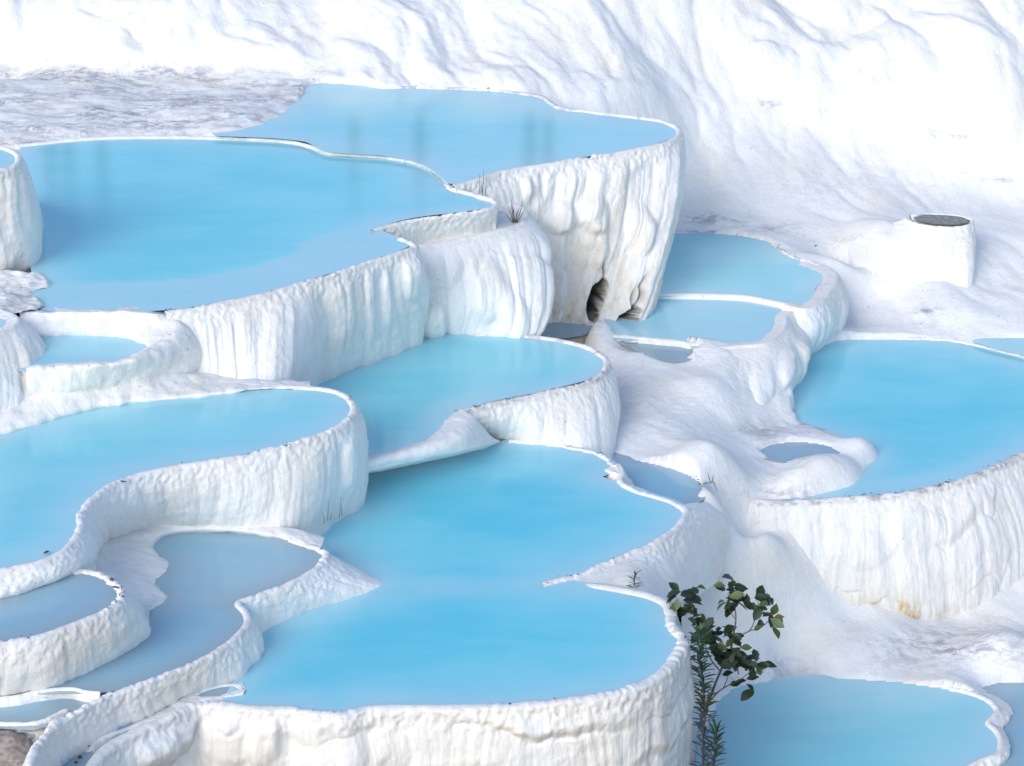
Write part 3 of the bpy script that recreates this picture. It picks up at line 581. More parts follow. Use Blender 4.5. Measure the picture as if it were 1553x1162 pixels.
wall(P13, [(1216, 464), (1206, 469), (1192, 478), (1190, 493), (1177, 508), (1160, 519), (1120, 523), (1085, 526), (1050, 528)],
     [(1232, 534, -.82), (1212, 541, -.82), (1206, 556, -.82), (1203, 578, -.82), (1196, 592, -.8), (1178, 622, -.78), (1146, 640, -.72), (1112, 642, -.6), (1085, 632, -.45)], inner=[(.5, -.15), (.25, -.02), (.13, .01), (.07, .015), (.03, .02)], A=1.0, Bl=.3, bulge=.20, tooth=.5, crustrim=.1,
     lumps=[(1222, 510, 18, 45, .10), (1190, 540, 10, 60, .10), (1155, 580, 20, 60, .10), (1120, 585, 22, 60, .10)],
     stain=lambda U, V, fr, S, H: .22*sst(.5, .95, fr))
wall(P13, [(1075, 521), (1050, 520), (1020, 516), (985, 513), (945, 509), (925, 508)], -.25, name='rim', out=.06, A=.1, Bl=0, bulge=0, ext=.1, crest=.025, lip=.04)
pool('grey puddle at the foot of the tall cavity wall', [(944, 513), (985, 514), (1020, 518), (1056, 526), (1056, 534), (1040, 543), (1015, 546), (990, 538), (962, 525)], -.06, WAT_GREY, dmax=.12, L=.3, floor_crust=.9)
pool('grey sliver of still water between the tall wall and the middle pool rim', [(800, 494), (840, 488), (880, 489), (902, 493), (893, 501), (868, 508), (830, 511), (800, 508)], -.12, WAT_GREY, dmax=.12, L=.3, floor_crust=.9)
P15 = pool('deep blue basin held by the tall cream wall',
           [(1205, 548), (1230, 533), (1255, 521), (1270, 516), (1310, 514), (1350, 514), (1400, 515), (1440, 517), (1475, 523), (1510, 531), (1553, 542), (1600, 556), (1640, 580), (1650, 615), (1620, 645), (1553, 678), (1520, 696), (1480, 713), (1440, 726), (1400, 735), (1370, 741), (1330, 746),
            (1290, 750), (1240, 753), (1190, 756), (1240, 750), (1285, 738), (1310, 722), (1326, 704), (1331, 692), (1322, 680), (1300, 668), (1270, 660), (1240, 652), (1212, 642), (1203, 625), (1200, 595), (1200, 570)], -.8, WAT_DEEP, dmax=.85, L=.75, shelf=[([(1180, 762), (1290, 735), (1450, 712), (1520, 685), (1550, 680), (1440, 745), (1290, 762)], .12, .12)])
wall(P15, [(1120, 757), (1170, 758), (1210, 757), (1250, 755), (1290, 753), (1330, 750), (1370, 746), (1400, 740), (1440, 731), (1480, 718), (1520, 701), (1553, 684), (1600, 660), (1650, 630)],
     [-2.3, -2.5, -2.7]+[-2.75]*11, out=.55, A=.55, Bl=1.7, hl=.95, bulge=.16, ease=1.1, ext=.06, crustrim=.9, tooth=.8, lumps=[(1390, 800, 60, 40, .06), (1300, 830, 60, 35, .06)],
     stain=lambda U, V, fr, S, H: .60*sst(.35, 1.0, fr)*sst(1540, 1380, U)+.6*sst(900, 940, V)*sst(1470, 1400, U)+.5*np.exp(-((U-1528)/3)**2)*sst(880, 930, V),
     carve=lambda U, V: (.10*np.exp(-((U-1528+(V-925)*.04)/2.5)**2-((V-925)/16)**2), .8*np.exp(-((U-1528+(V-925)*.04)/2.0)**2-((V-925)/11)**2), 0*U))
pool('sliver of blue water behind the thin rim of the deep basin', [(1478, 517), (1500, 514), (1553, 513), (1620, 516), (1620, 556), (1553, 537), (1510, 527)], -.74, WAT, dmax=.4, L=.3, grow=.06)
wall(P15, [(1290, 511), (1350, 511), (1400, 512), (1440, 514), (1475, 520), (1510, 528), (1553, 539), (1610, 556)], -.95, name='rim', out=.08, A=.15, Bl=0, bulge=0, ext=.1, lip=.035, crest=.03)
pool('little oval pool on the low spit in the deep blue basin', [(1150, 684), (1165, 676), (1190, 671), (1225, 671), (1253, 676), (1264, 685), (1252, 692), (1225, 697), (1190, 698), (1165, 693)], -.62, WAT_GREY, dmax=.2, L=.3, floor_crust=.2)
P20 = pool('dark blue pool wedged between the lowest pool rim and the smooth slope', [(920, 688), (950, 696), (985, 702), (1020, 710), (1048, 721), (1064, 734), (1066, 745), (1054, 757), (1040, 766), (1010, 766), (985, 760), (955, 748), (935, 730), (925, 705)], -.3, WAT_GREY, dmax=.55, L=.3)
P18 = pool('low round pool at the foot of the smooth slope',
           [(1078, 1090), (1088, 1065), (1105, 1050), (1130, 1039), (1170, 1033), (1230, 1029), (1300, 1030), (1360, 1035), (1420, 1042), (1458, 1048), (1482, 1055), (1495, 1063), (1502, 1073), (1497, 1084), (1490, 1094), (1502, 1108), (1508, 1124), (1503, 1138), (1478, 1147), (1455, 1160), (1435, 1185), (1380, 1215), (1250, 1230), (1120, 1225), (1070, 1190), (1070, 1120)], -2.75, WAT_PALE, dmax=.6, L=.5)
wall(P18, [(1440, 1042), (1470, 1048), (1492, 1056), (1507, 1066), (1513, 1076), (1507, 1086), (1500, 1095), (1513, 1108), (1519, 1125), (1513, 1141), (1486, 1152), (1463, 1165), (1440, 1192), (1380, 1225)],
     [(1460, 1050, -2.9), (1490, 1052, -2.9), (1516, 1060, -2.9), (1532, 1072, -2.9), (1536, 1084, -2.9), (1528, 1096, -2.9), (1520, 1106, -2.9), (1524, 1118, -2.9), (1528, 1135, -2.9), (1526, 1155, -2.95), (1510, 1175, -3.0), (1480, 1195, -3.1), (1450, 1215, -3.1), (1390, 1240, -3.1)], A=.4, Bl=.1, bulge=.05, ext=.2)
pool('violet-blue pool past the scalloped rim of the low round pool', [(1488, 1043), (1510, 1036), (1553, 1034), (1620, 1036), (1640, 1220), (1500, 1220), (1520, 1170), (1522, 1130), (1518, 1108), (1530, 1088), (1524, 1066)], -2.88, WAT_GREY, dmax=.5, L=.4)

GRIT = plain('grey_grit', (.27, .265, .25), .9)
PC = pool('small raised cup with a dry grey floor on the hillside', [(1388, 329), (1410, 326), (1448, 328), (1469, 334), (1462, 338), (1440, 340), (1412, 338), (1394, 334)], .45, GRIT, dmax=.05, grow=.04, cat='basin')
wall(PC, [(1380, 326), (1412, 323), (1450, 325), (1470, 330), (1475, 335), (1466, 341), (1440, 344), (1408, 342), (1384, 336), (1372, 330)],
     [(1385, 345, .2), (1420, 345, .2), (1455, 352, .2), (1475, 395, -.15), (1477, 430, -.38), (1466, 446, -.46), (1436, 448, -.48), (1380, 444, -.45), (1310, 420, -.32), (1290, 360, .0)], A=.9, Bl=.1, bulge=.02, ext=.6, tooth=1.0, lip=.03, inner=[(.08, -.05), (.04, .0), (.02, .01)], crest=.02, crustrim=0)
# ------------------------------------------------------------------ the hillside: one sheet through measured points
HC = [ # (u, v, z)
 (-250,0,3.6),(0,0,3.55),(300,0,3.5),(600,0,3.45),(900,0,3.4),(1050,0,3.18),(1200,0,3.0),(1400,0,2.98),(1553,0,2.98),(1800,0,3.0),
 (0,50,3.0),(200,60,2.98),(320,50,3.05),(450,60,2.95),(700,60,2.92),(900,60,2.85),
 (0,88,2.62),(100,104,2.56),(200,111,2.54),(300,110,2.54),(400,112,2.53),(455,121,2.5),
 (-150,150,2.55),(0,120,2.52),(0,170,2.5),(0,212,2.44),(150,150,2.52),(150,198,2.43),(300,150,2.5),(300,198,2.45),(400,150,2.49),(440,165,2.465),(386,189,2.46),(330,200,2.455),(455,140,2.47),
 (520,120,2.5),(650,128,2.48),(780,135,2.43),(840,154,2.22),(900,164,2.08),(960,171,1.85),(1010,178,1.6),
 (700,100,2.65),(850,110,2.55),
 (1300,262,.48),(1300,330,.02),(1400,275,.32),(1500,280,.25),(1400,312,.06),(1500,340,-.05),(1553,285,.18),(1553,400,-.3),(1600,350,-.12),
 (1280,400,-.2),(1280,450,-.52),(1285,503,-.76),(1340,430,-.4),(1340,504,-.76),(1400,420,-.32),(1400,480,-.66),(1450,506,-.75),(1500,440,-.45),(1500,503,-.71),(1560,505,-.7),(1553,460,-.5),(1370,360,.12),(1330,370,.05),(1450,400,-.2),
 (1010,347,.1),(1080,346,.1),(1150,354,.1),(1190,374,.06),(1240,394,.02),(1278,415,-.25),
 (840,482,-.08),(880,483,-.08),(830,500,-.2),(910,503,-.04),(925,494,.10),(936,508,-.02),(890,512,-.1),(950,540,-.10),(1000,556,-.1),(1060,546,-.05),(1085,540,-.04),(1020,512,-.05),(940,510,-.06),
 (960,600,-.2),(1030,600,-.18),(1080,590,-.15),(1110,645,-.52),(940,670,-.27),(1000,685,-.24),(1060,665,-.28),(1090,720,-.33),(1078,735,-.29),(1110,690,-.45),(1150,655,-.66),(1130,752,-.72),
 (1200,645,-.76),(1250,655,-.76),(1300,669,-.76),(1322,686,-.76),(1290,700,-.64),(1200,664,-.58),(1275,684,-.57),(1150,668,-.6),(1140,690,-.6),(1200,706,-.57),(1250,722,-.62),(1300,722,-.76),(1200,740,-.7),(1262,744,-.77),(1150,730,-.62),
 (1345,965,-2.53),(1260,990,-2.58),(1150,1000,-2.58),(1100,1030,-2.69),
 (1380,985,-2.64),(1450,985,-2.62),(1530,1000,-2.62),(1300,1022,-2.7),(1170,1028,-2.72),(1400,1034,-2.71),(1470,1046,-2.72),(1510,1032,-2.8),(1560,1028,-2.8),(1620,1010,-2.7),
 (1075,1060,-2.7),(1065,1100,-2.75),(1100,1092,-2.66),(1112,1102,-2.70),(1085,1125,-2.74)]
HD = [ # (u, v, distance)
 (1050,300,44.7),(1050,240,45.5),(1050,205,46.0),(1040,186,46.0),(1050,160,46.4),(1000,150,45.9),(950,130,45.8),(1000,60,47.3),(1050,110,47.1),
 (1100,300,44.7),(1100,240,45.6),(1100,178,46.5),(1100,110,47.3),(1120,60,47.9),(1160,330,44.3),(1200,300,44.8),(1200,240,45.7),(1160,178,46.6),(1160,110,47.2),(1250,202,46.5),(1240,110,47.3),(1300,60,48.0),
 (1350,230,46.4),(1330,120,47.2),(1420,228,46.4),(1420,120,47.2),(1520,226,46.4),(1520,120,47.2),(1500,60,47.9),(1600,215,46.6),(1200,346,44.05),
 (1085,770,33.85),(1095,800,33.75),(1110,860,33.55),(1090,940,33.3),(1160,860,33.95),(1130,790,34.2),(1180,800,34.45),(1230,860,34.3),(1180,930,33.6),(1280,920,34.2),(1215,830,34.4)]
HC += [(u, v, DZ(v, d)) for u, v, d in HD]
hp = [W(*c) for c in HC]
for xx in (-16, -11, -6, -1, 4, 9, 16):
    k = 0 if xx < 0 else 2.6
    hp += [np.array([xx, 47.8+k, 3.72+.08*math.sin(xx)]), np.array([xx, 50.0+k, 3.8]), np.array([xx, 55.0+k, 3.8])]
hp += [np.array(q) for q in ((.3, 41.2, -.7), (1.4, 41.2, -.7), (2.0, 41.6, -.7), (-1, 42, -.4))]
for uu in (1400, 1480, 1560, 1640):
    q = W(uu, 960, -2.65); hp += [q, q+np.array([0, 1.0, .05]), q+np.array([0, 1.9, .3])]
HT = TPS(hp, 4e-2, .35)
FLOWS = [(1320, 300, 1420, 440, .32), (1290, 330, 1370, 470, .16), (1430, 470, 1500, 500, .08), (260, 20, 430, 110, .14), (120, 10, 200, 100, .10), (560, 30, 660, 125, .08), (1000, 0, 1170, 160, .16), (1060, 30, 1110, 175, .10), (1130, 50, 1340, 230, .22), (1290, 0, 1400, 228, .12), (1440, 20, 1440, 225, .14), (1500, 10, 1510, 222, .12),
         (860, 20, 980, 120, .06), (1290, 240, 1360, 340, .10), (1130, 230, 1280, 330, .08)]
def hill():
    ys = np.concatenate([np.arange(29.5, 51.0, .046), np.array([51.5, 52.2, 53, 54, 55, 56.5, 58, 63, 70, 85, 110, 160, 260, 500, 1000])])
    xs = np.concatenate([[-1000, -300, -100, -45, -25, -16], np.arange(-12.5, 12.6, .046), [16, 25, 45, 100, 300, 1000]])
    X, Y = np.meshgrid(xs, ys)
    Z = HT(np.clip(X, -13, 13), np.minimum(Y, 57))
    Z = np.where(Y > 56, 3.8, Z)
    for _ in range(3):                                   # ease the measured points into one flowing surface
        for ax in (0, 1):
            k = np.array([1, 2, 3, 4, 3, 2, 1.])/16; pad = [(0, 0), (0, 0)]; pad[ax] = (3, 3); zp_ = np.pad(Z, pad, mode='edge')
            Z = sum(kk*(zp_[i:i+Z.shape[0], :] if ax == 0 else zp_[:, i:i+Z.shape[1]]) for i, kk in enumerate(k))
    U, V = PX(np.stack([X, Y, Z], -1))
    # plan-space flowstone: lobes and runnels that follow the fall of the slope
    wx = X + .45*fbm(X*.35, Y*.35, 4.4, 3); wy = Y + .45*fbm(X*.35+9, Y*.35, 2.4, 3)
    steep = np.clip(np.hypot(*np.gradient(Z, .046)[::1])*1.0, 0, 3)
    a, b = wx*.766+wy*.643, -wx*.643+wy*.766            # a: across the flow, b: along it
    lob = .16*np.abs(perlin(a*.55, b*.30, 1.5))**.8 + .105*np.abs(perlin(a*1.3, b*.7, 6.5))**.8 + .018*np.abs(perlin(a*3.1, b*1.0, 2.5))**.85 + .012*perlin(a*8, b*3, 4.5)
    cl = sst(.35, .9, steep)
    lob2 = .34*np.abs(perlin(wx*.75+wy*.15, wy*.5, 9.5))**.8 + .12*np.abs(perlin(wx*2.0, wy*.8, 3.5))**.8 + .03*np.abs(perlin(wx*6, wy*2, 5.5))
    flat = sst(-60, 0, 470-U)*sst(95, 112, V)            # the dry flat by the far pools stays level
    far = sst(300, 150, V)
    amp = (.35+.65*far)*(1-flat)
    gul = sst(480, 520, V)
    D0 = .030*np.abs(perlin(a*1.8, b*.5, 2.9)) + .016*np.abs(perlin(a*5, b*1.3, 8.9)) + .008*perlin(b*7, a*1.5, 4.4)
    amp = amp*(1-.7*gul)
    D = lob*(1-.3*cl)*2.0 + lob2*.7*cl - .10 + .06*np.abs(perlin(a*2.2, b*.8, 3.1)) + .014*fbm(X*6, Y*6, 1.9, 3)
    for (u0, v0, u1, v1, am) in FLOWS:
        d0, d1 = np.array([u0, v0]), np.array([u1, v1]); d = d1-d0; L = d@d
        t = np.clip(((U-u0)*d[0]+(V-v0)*d[1])/L, 0, 1)
        dist = np.hypot(U-u0-t*d[0], (V-v0-t*d[1])*1.3) + 14*perlin(U*.02, V*.02, am*50)
        D = D + am*1.0*np.clip(1-(dist/85)**2, 0, 1)**1.3
    # dry micro-terraces on the flat
    tx, ty = X*.9, Y*1.9
    ter = fbm(tx*1.2, ty*1.2, 7.5, 5); ter = ter + .35*np.abs(fbm(tx*3, ty*3, 1.2, 3))
    Z = Z + gul*D0*1.3 + D*amp*sst(55, 51, Y) + flat*.05*(np.floor(ter*5)/5*.6+ter*.6)
    crust = flat*np.clip(.55+1.1*fbm(X*.5, Y*1.6, 3.9, 4), 0, 1)
    spots = [(1450, 985, 130, 34, 1.0), (1130, 1015, 90, 20, .7), (1230, 650, 60, 14, .8), (1160, 655, 50, 16, .9), (1200, 700, 70, 10, .5), (1080, 335, 70, 10, .9), (1160, 348, 60, 8, .8), (860, 495, 70, 18, 1.0), (1000, 525, 70, 20, .6),
             (1160, 178, 25, 4, 1), (1430, 228, 60, 5, .8), (1500, 270, 60, 14, .35), (1405, 482, 26, 5, 1.0), (1400, 497, 22, 4, .8), (1280, 372, 40, 6, .5), (310, 118, 40, 10, 1.0), (150, 116, 60, 8, .7), (1180, 750, 70, 8, .8), (1520, 282, 30, 6, .8), (1000, 620, 120, 60, .22), (1300, 290, 200, 40, .22), (1150, 740, 60, 30, .3), (1180, 900, 80, 60, .12), (1450, 440, 120, 40, .15)]
    for (su, sv, ru, rv, am) in spots:
        crust = np.maximum(crust, am*np.exp(-(((U-su)/ru)**2+((V-sv)/rv)**2)*1.2))
    stain = 1.0*np.exp(-((U-310)/38)**2-((V-121)/7)**2) + .9*np.exp(-((U-150)/50)**2-((V-117)/5)**2) + .3*flat*np.clip(fbm(X*.9, Y*2, 6.6, 3), 0, 1)
    # cut the pools out of the sheet
    for Bp, zp, _ in POOLS:
        lo, hi = Bp.min(0)-.3, Bp.max(0)+.3
        k = (X > lo[0]) & (X < hi[0]) & (Y > lo[1]) & (Y < hi[1])
        if not k.any(): continue
        xx, yy = X[k], Y[k]; ins = inside(Bp, xx, yy); dd = segdist(Bp, xx, yy)
        zc = Z[k]; lim = zp + .05 - dd*1.1 - .03
        Z[k] = np.where(ins, np.minimum(zc, np.where(dd < .05, zp-.02, np.maximum(lim, zp-1.2))), zc)
    nr, nc = X.shape; ii = np.arange(nr*nc).reshape(nr, nc)
    f = np.stack([ii[:-1, :-1], ii[:-1, 1:], ii[1:, 1:], ii[1:, :-1]], -1)
    # nothing of the sheet lies under the stacked terraces on the left
    cut = np.array([(-400, -900), (2400, -900), (2400, 1500), (1040, 1500), (1040, 1000), (1020, 880), (930, 720), (900, 560), (700, 470), (690, 260), (480, 215), (-400, 260)], float)
    keep = inside(cut, U, V) | (Y > 46)
    keep = keep[:-1, :-1] & keep[1:, 1:] & keep[:-1, 1:] & keep[1:, :-1]
    f = f[keep]
    used = np.unique(f); re = np.full(nr*nc, -1); re[used] = np.arange(len(used))
    V3 = np.stack([X, Y, Z], -1).reshape(-1, 3)[used]
    o = mesh_obj('hill', V3, re[f], TRAV, None, {'stain': stain.ravel()[used], 'crust': crust.ravel()[used], 'dark': np.zeros(len(used))})
    o['kind'] = 'structure'; o['label'] = 'white flowstone hillside with smooth runnels, bare crust and dry flats'
    return o
hill()

# ================================================================== plants, people on the ridge, stones
BARK = plain('grey_bark', (.14, .12, .13), .8)
LEAF_D = plain('dark_fig_leaf', (.016, .033, .010), .5); LEAF_L = plain('pale_fig_leaf', (.060, .100, .022), .5); LEAF_Y = plain('yellow_fig_leaf', (.17, .13, .025), .6)  # dark green leaves, a paler green mixed in at random, few yellow
OL_G = plain('green_narrow_leaf', (.050, .105, .045), .5); OL_Y = plain('olive_narrow_leaf', (.15, .145, .045), .6); OL_B = plain('grey_narrow_leaf', (.16, .20, .22), .7)
STRAW = plain('dry_stalk', (.13, .10, .075), .9); DIRT = plain('dark_debris', (.085, .062, .05), .95)
ROCK = plain('brown_boulder', (.34, .285, .255), .85)

def tube(pts, rad, sides=6):
    P = np.asarray(pts, float); n = len(P)
    V, Fq = [], []
    for i in range(n):
        t = P[min(i+1, n-1)]-P[max(i-1, 0)]; t /= np.linalg.norm(t)+1e-9
        a = np.cross(t, [.3, 1, .1]); a /= np.linalg.norm(a)+1e-9; b = np.cross(t, a)
        for k in range(sides):
            th = 2*math.pi*k/sides; V.append(P[i]+rad[i]*(math.cos(th)*a+math.sin(th)*b))
    for i in range(n-1):
        for k in range(sides):
            k2 = (k+1) % sides; Fq.append((i*sides+k, i*sides+k2, (i+1)*sides+k2, (i+1)*sides+k))
    return np.array(V), np.array(Fq)
def leaf_mesh(name, prof, fold, curl, mat):
    """a leaf lying along +Y: prof = half widths at stations from base to tip; a midrib fold and a drooping tip"""
    n = len(prof); V, Fq = [], []
    for i, w in enumerate(prof):
        y = i/(n-1); zc = -curl*y*y
        V += [(-w, y, zc+fold*w), (0, y, zc), (w, y, zc+fold*w)]
    for i in range(n-1):
        a = i*3; Fq += [(a, a+1, a+4, a+3), (a+1, a+2, a+5, a+4)]
    me = bpy.data.meshes.new(name); me.from_pydata(V, [], Fq); me.materials.append(mat)
    for p_ in me.polygons: p_.use_smooth = True
    return me
def frame(direction, up):
    y = Vector(direction).normalized(); x = y.cross(Vector(up)).normalized(); z = x.cross(y)
    from mathutils import Matrix
    return Matrix((x, y, z)).transposed()
def add_leaf(parent, me, pos, direction, up, size):
    o = bpy.data.objects.new('leaf', me); link(o, parent)
    m = frame(direction, up)
    o.location = Vector(pos)-parent.location; o.rotation_euler = m.to_euler(); o.scale = (size, size, size)
    return o
def at(u, v, y):                                     # the point on the photo's line of sight at plan distance y
    return W(u, v, DZ(v, y))

# ---- fig bush beside the lowest pool
YF = 29.9
root = thing('fig_bush', 'leafy dark green fig bush growing beside the wall of the lowest pool', 'bush', tuple(at(1064, 1100, YF)))
c0 = np.array(root.location)
FB = [([(1060, 1105), (1068, 1080), (1077, 1058), (1086, 1034), (1098, 1006), (1108, 985), (1112, 964), (1116, 940), (1114, 920), (1110, 902)], .020, 0),
      ([(1074, 1066), (1090, 1049), (1104, 1040), (1124, 1030), (1141, 1016)], .011, -.12), ([(1086, 1036), (1094, 1016), (1108, 1000), (1120, 992)], .010, .1),
      ([(1110, 972), (1124, 963), (1138, 955), (1148, 930), (1150, 906)], .011, .12), ([(1134, 958), (1156, 950), (1168, 938), (1175, 922)], .008, .0),
      ([(1092, 1018), (1078, 1000), (1070, 980), (1058, 958), (1053, 938), (1048, 912)], .010, -.15), ([(1104, 992), (1094, 976), (1086, 962)], .008, .1), ([(1116, 940), (1106, 925), (1100, 905)], .007, -.05),
      ([(1090, 1049), (1098, 1042), (1106, 1020), (1112, 1003)], .008, .05)]
tips = []
for path, r0, dy in FB:
    pts = [at(u, v, YF + dy*i/(len(path)-1)*1.5) for i, (u, v) in enumerate(path)]
    t = np.linspace(0, len(pts)-1, len(pts)*4); q = catmull(np.array(pts), t)
    V, Fq = tube(q-c0, np.linspace(r0, r0*.35, len(q)))
    mesh_obj('branch', V, Fq, BARK, root)
fig_prof = [.03, .07, .15, .22, .265, .28, .25, .19, .10, .01]
fig_prof2 = [.03, .12, .25, .22, .28, .33, .25, .27, .14, .01]
FIG = [leaf_mesh('fig_leaf', pr, f, cu, m) for pr in (fig_prof, fig_prof2) for f, cu in ((.25, .10), (.45, .3)) for m in (LEAF_D, LEAF_D, LEAF_D, LEAF_L)]
FIGY = leaf_mesh('fig_leaf_yellow', fig_prof, .3, .2, LEAF_Y)
CL = [(1028, 902, 5, 8), (1042, 915, 5, 10), (1056, 902, 5, 9), (1062, 928, 4, 8), (1038, 932, 5, 9), (1030, 918, 3, 6), (1098, 892, 4, 7), (1110, 888, 3, 7), (1104, 908, 6, 9), (1118, 912, 5, 8), (1130, 903, 4, 7), (1143, 912, 5, 8), (1154, 918, 4, 7), (1163, 906, 2, 4), (1170, 932, 5, 7),
      (1177, 944, 2, 4), (1158, 944, 2, 4), (1068, 955, 6, 9), (1084, 964, 8, 10), (1100, 962, 8, 10), (1080, 982, 7, 10), (1094, 984, 6, 9), (1112, 1000, 12, 11), (1120, 990, 9, 10), (1124, 1010, 9, 10), (1139, 1004, 6, 7), (1148, 1012, 3, 5), (1130, 1034, 3, 6), (1143, 1042, 2, 4), (1112, 975, 4, 8), (1096, 1000, 3, 7), (1078, 945, 4, 8)]
for cu_, cv, n_, sp in CL:
    for k in range(int(n_*1.2+.5)):
        u, v = cu_+random.gauss(0, sp*.62), cv+random.gauss(0, sp*.55)
        pos = at(u, v, YF + random.gauss(0, .10))
        a = random.uniform(0, 2*math.pi)
        dr = (math.cos(a), random.uniform(-.8, .5), math.sin(a)*.55 - .15)
        me = FIGY if random.random() < .012 else random.choice(FIG)
        add_leaf(root, me, pos, dr, (random.gauss(0, .45), -.45+random.gauss(0, .4), 1), random.choice((1, 1, .7))*random.uniform(.14, .24))

# ---- oleander shoots
nar = [.02, .07, .10, .11, .10, .07, .01]
OLM = [[leaf_mesh('narrow_leaf', nar, .3, c, m) for c in (.05, .25)] for m in (OL_G, OL_Y, OL_B)]
def shoot(label, path, y, bands, n, size, r0):
    root = thing('oleander_shoot', label, 'shrub', tuple(at(*path[0], y)))
    c0 = np.array(root.location)
    pts = np.array([at(u, v, y) for u, v in path]); t = np.linspace(0, len(pts)-1, len(pts)*5); q = catmull(pts, t)
    V, Fq = tube(q-c0, np.linspace(r0, r0*.4, len(q))); mesh_obj('stem', V, Fq, BARK, root)
    for k in range(n):
        f = (k+.5)/n; tt = f*(len(pts)-1); p_ = catmull(pts, np.array([tt]))[0]
        v = PX(p_)[1]
        kind = bands(v); 
        if kind is None: continue
        a = k*2.4+random.gauss(0, .3)
        rise = .75 if f > .9 else random.uniform(.35, .8)
        add_leaf(root, random.choice(OLM[kind]), p_ + np.array([math.cos(a), math.sin(a), 0])*r0*.5, (math.cos(a), math.sin(a), rise+(.9 if f > .96 else 0)), (-math.cos(a), -math.sin(a), 1.2), size*random.uniform(.75, 1.2))
    return root
def band1(v):
    x = v+random.gauss(0, 9)
    if x < 1024: return 0
    if x < 1078: return 1 if random.random() < .55 else 0
    return 2 if random.random() < .55 else (0 if random.random() < .2 else None)
shoot('tall slender oleander shoot with green tip, bare grey lower leaves beside fig bush', [(1062, 1230), (1066, 1160), (1067, 1110), (1070, 1075), (1064, 1030), (1060, 990), (1062, 958)], 29.0, band1, 260, .17, .016)
shoot('short oleander shoot with green leaves at the foot of the taller shoot', [(1076, 1235), (1078, 1180), (1084, 1140), (1086, 1104)], 28.9, lambda v: 0 if v < 1150+random.gauss(0, 12) else 2, 120, .16, .012)
shoot('tiny olive-leaved sprig rooted on the spur above the lowest pool', [(963, 897), (961, 884), (964, 872)], 30.45, lambda v: 1 if random.random() < .5 else 0, 22, .10, .006)

# ---- dry stalks
def tuft(name, label, base, y, stalks, mat=STRAW, r=.006, cat='grass'):
    b = at(*base, y); V, Fq, off = [], [], 0
    for (u0, v0, u1, v1, bend) in stalks:
        p0, p1 = at(u0, v0, y), at(u1, v1, y+random.uniform(-.05, .05)); pm = (p0+p1)/2 + np.array([bend, 0, 0])
        v_, f_ = tube(np.array([p0, pm, p1])-b, [r, r*.8, r*.3], 4); V.append(v_); Fq.append(f_+off); off += len(v_)
    o = mesh_obj(name, np.vstack(V), np.vstack(Fq), mat); o.location = b
    o['label'] = label; o['category'] = cat; return o
yl = W(780, 337, 2.02)[1]
tuft('dry_grass_tuft', 'dark dry grass tuft on the ledge of the bulging buttress', (780, 338), yl, [(778, 338, 770, 312, .01), (779, 338, 775, 308, 0), (780, 338, 779, 316, 0), (782, 338, 788, 314, -.01), (783, 338, 793, 305, .01), (780, 338, 784, 320, .01), (777, 338, 766, 322, 0), (781, 338, 775, 300, 0), (784, 338, 796, 318, 0)], r=.008)
yr = W(728, 296, 2.4)[1]
tuft('dry_stalks', 'few thin dry stalks on the rim between the two big upper pools', (730, 298), yr, [(728, 298, 727, 264, 0), (731, 299, 733, 257, .01), (732, 299, 729, 275, 0), (736, 300, 738, 270, 0)], r=.006)
yq = W(455, 142, 2.46)[1]
tuft('dry_stalks', 'single dark stalk standing at the edge of the dry crust flat', (455, 146), yq, [(455, 146, 454, 130, 0)], r=.008)
yb = 31.75
tuft('dry_stalks', 'brown dry stems hanging against the S-shaped wall above the lowest pool', (480, 800), yb, [(468, 800, 467, 762, 0), (470, 799, 470, 775, 0), (492, 793, 489, 778, .01), (497, 790, 498, 758, 0), (515, 785, 516, 764, 0), (518, 782, 517, 752, 0), (500, 789, 504, 776, 0)], r=.005)
yt = W(1078, 738, -.28)[1]
tuft('dead_twig', 'dead forked twig lying by the dark blue pool on the smooth slope', (1076, 736), yt, [(1066, 734, 1082, 731, 0), (1078, 733, 1073, 717, 0), (1082, 731, 1088, 746, 0), (1080, 732, 1082, 720, 0)], r=.007, cat='twig')

# ---- boulder and pebbles at the lower left corner
def rock(name, label, pos, size, mat, cat, seed, squash=(1, 1, .7)):
    import bmesh
    bm = bmesh.new(); bmesh.ops.create_icosphere(bm, subdivisions=4 if size > .2 else 2, radius=1)
    co = np.array([v.co[:] for v in bm.verts]); n = 1+.22*fbm(co[:, 0]*1.1+seed, co[:, 1]*1.1, co[:, 2]*1.1, 4)+.05*fbm(co[:, 0]*5, co[:, 1]*5+seed, co[:, 2]*5, 3)
    co = co*n[:, None]*size*np.array(squash)
    fs = np.array([[v.index for v in f.verts] for f in bm.faces]); bm.free()
    o = mesh_obj(name, co, fs, mat); o.location = pos; o['label'] = label; o['category'] = cat
    return o
rock('boulder', 'brown weathered boulder beside the violet-blue puddles', tuple(at(-8, 1178, 26.2)), .66, ROCK, 'boulder', 3.3, (1.15, .9, .85))
for k, (u, v, z, r, lb) in enumerate([(133, 1130, -.05, .030, 'larger black pebble on the edge of the boulder puddle'), (121, 1148, -.08, .026, 'smaller black pebble beside the boulder puddle, next to a tiny one'),
                                     (115, 1156, -.1, .018, 'tiny black pebble beside the boulder puddle'), (267, 1051, .03, .02, 'dark pebble at the top end of the narrow grey trough'), (157, 1112, .0, .02, 'dark pebble at the low end of the narrow grey trough')]):
    rock('pebble', lb, tuple(W(u, v, z)), r, DIRT, 'pebble', k*2.7)

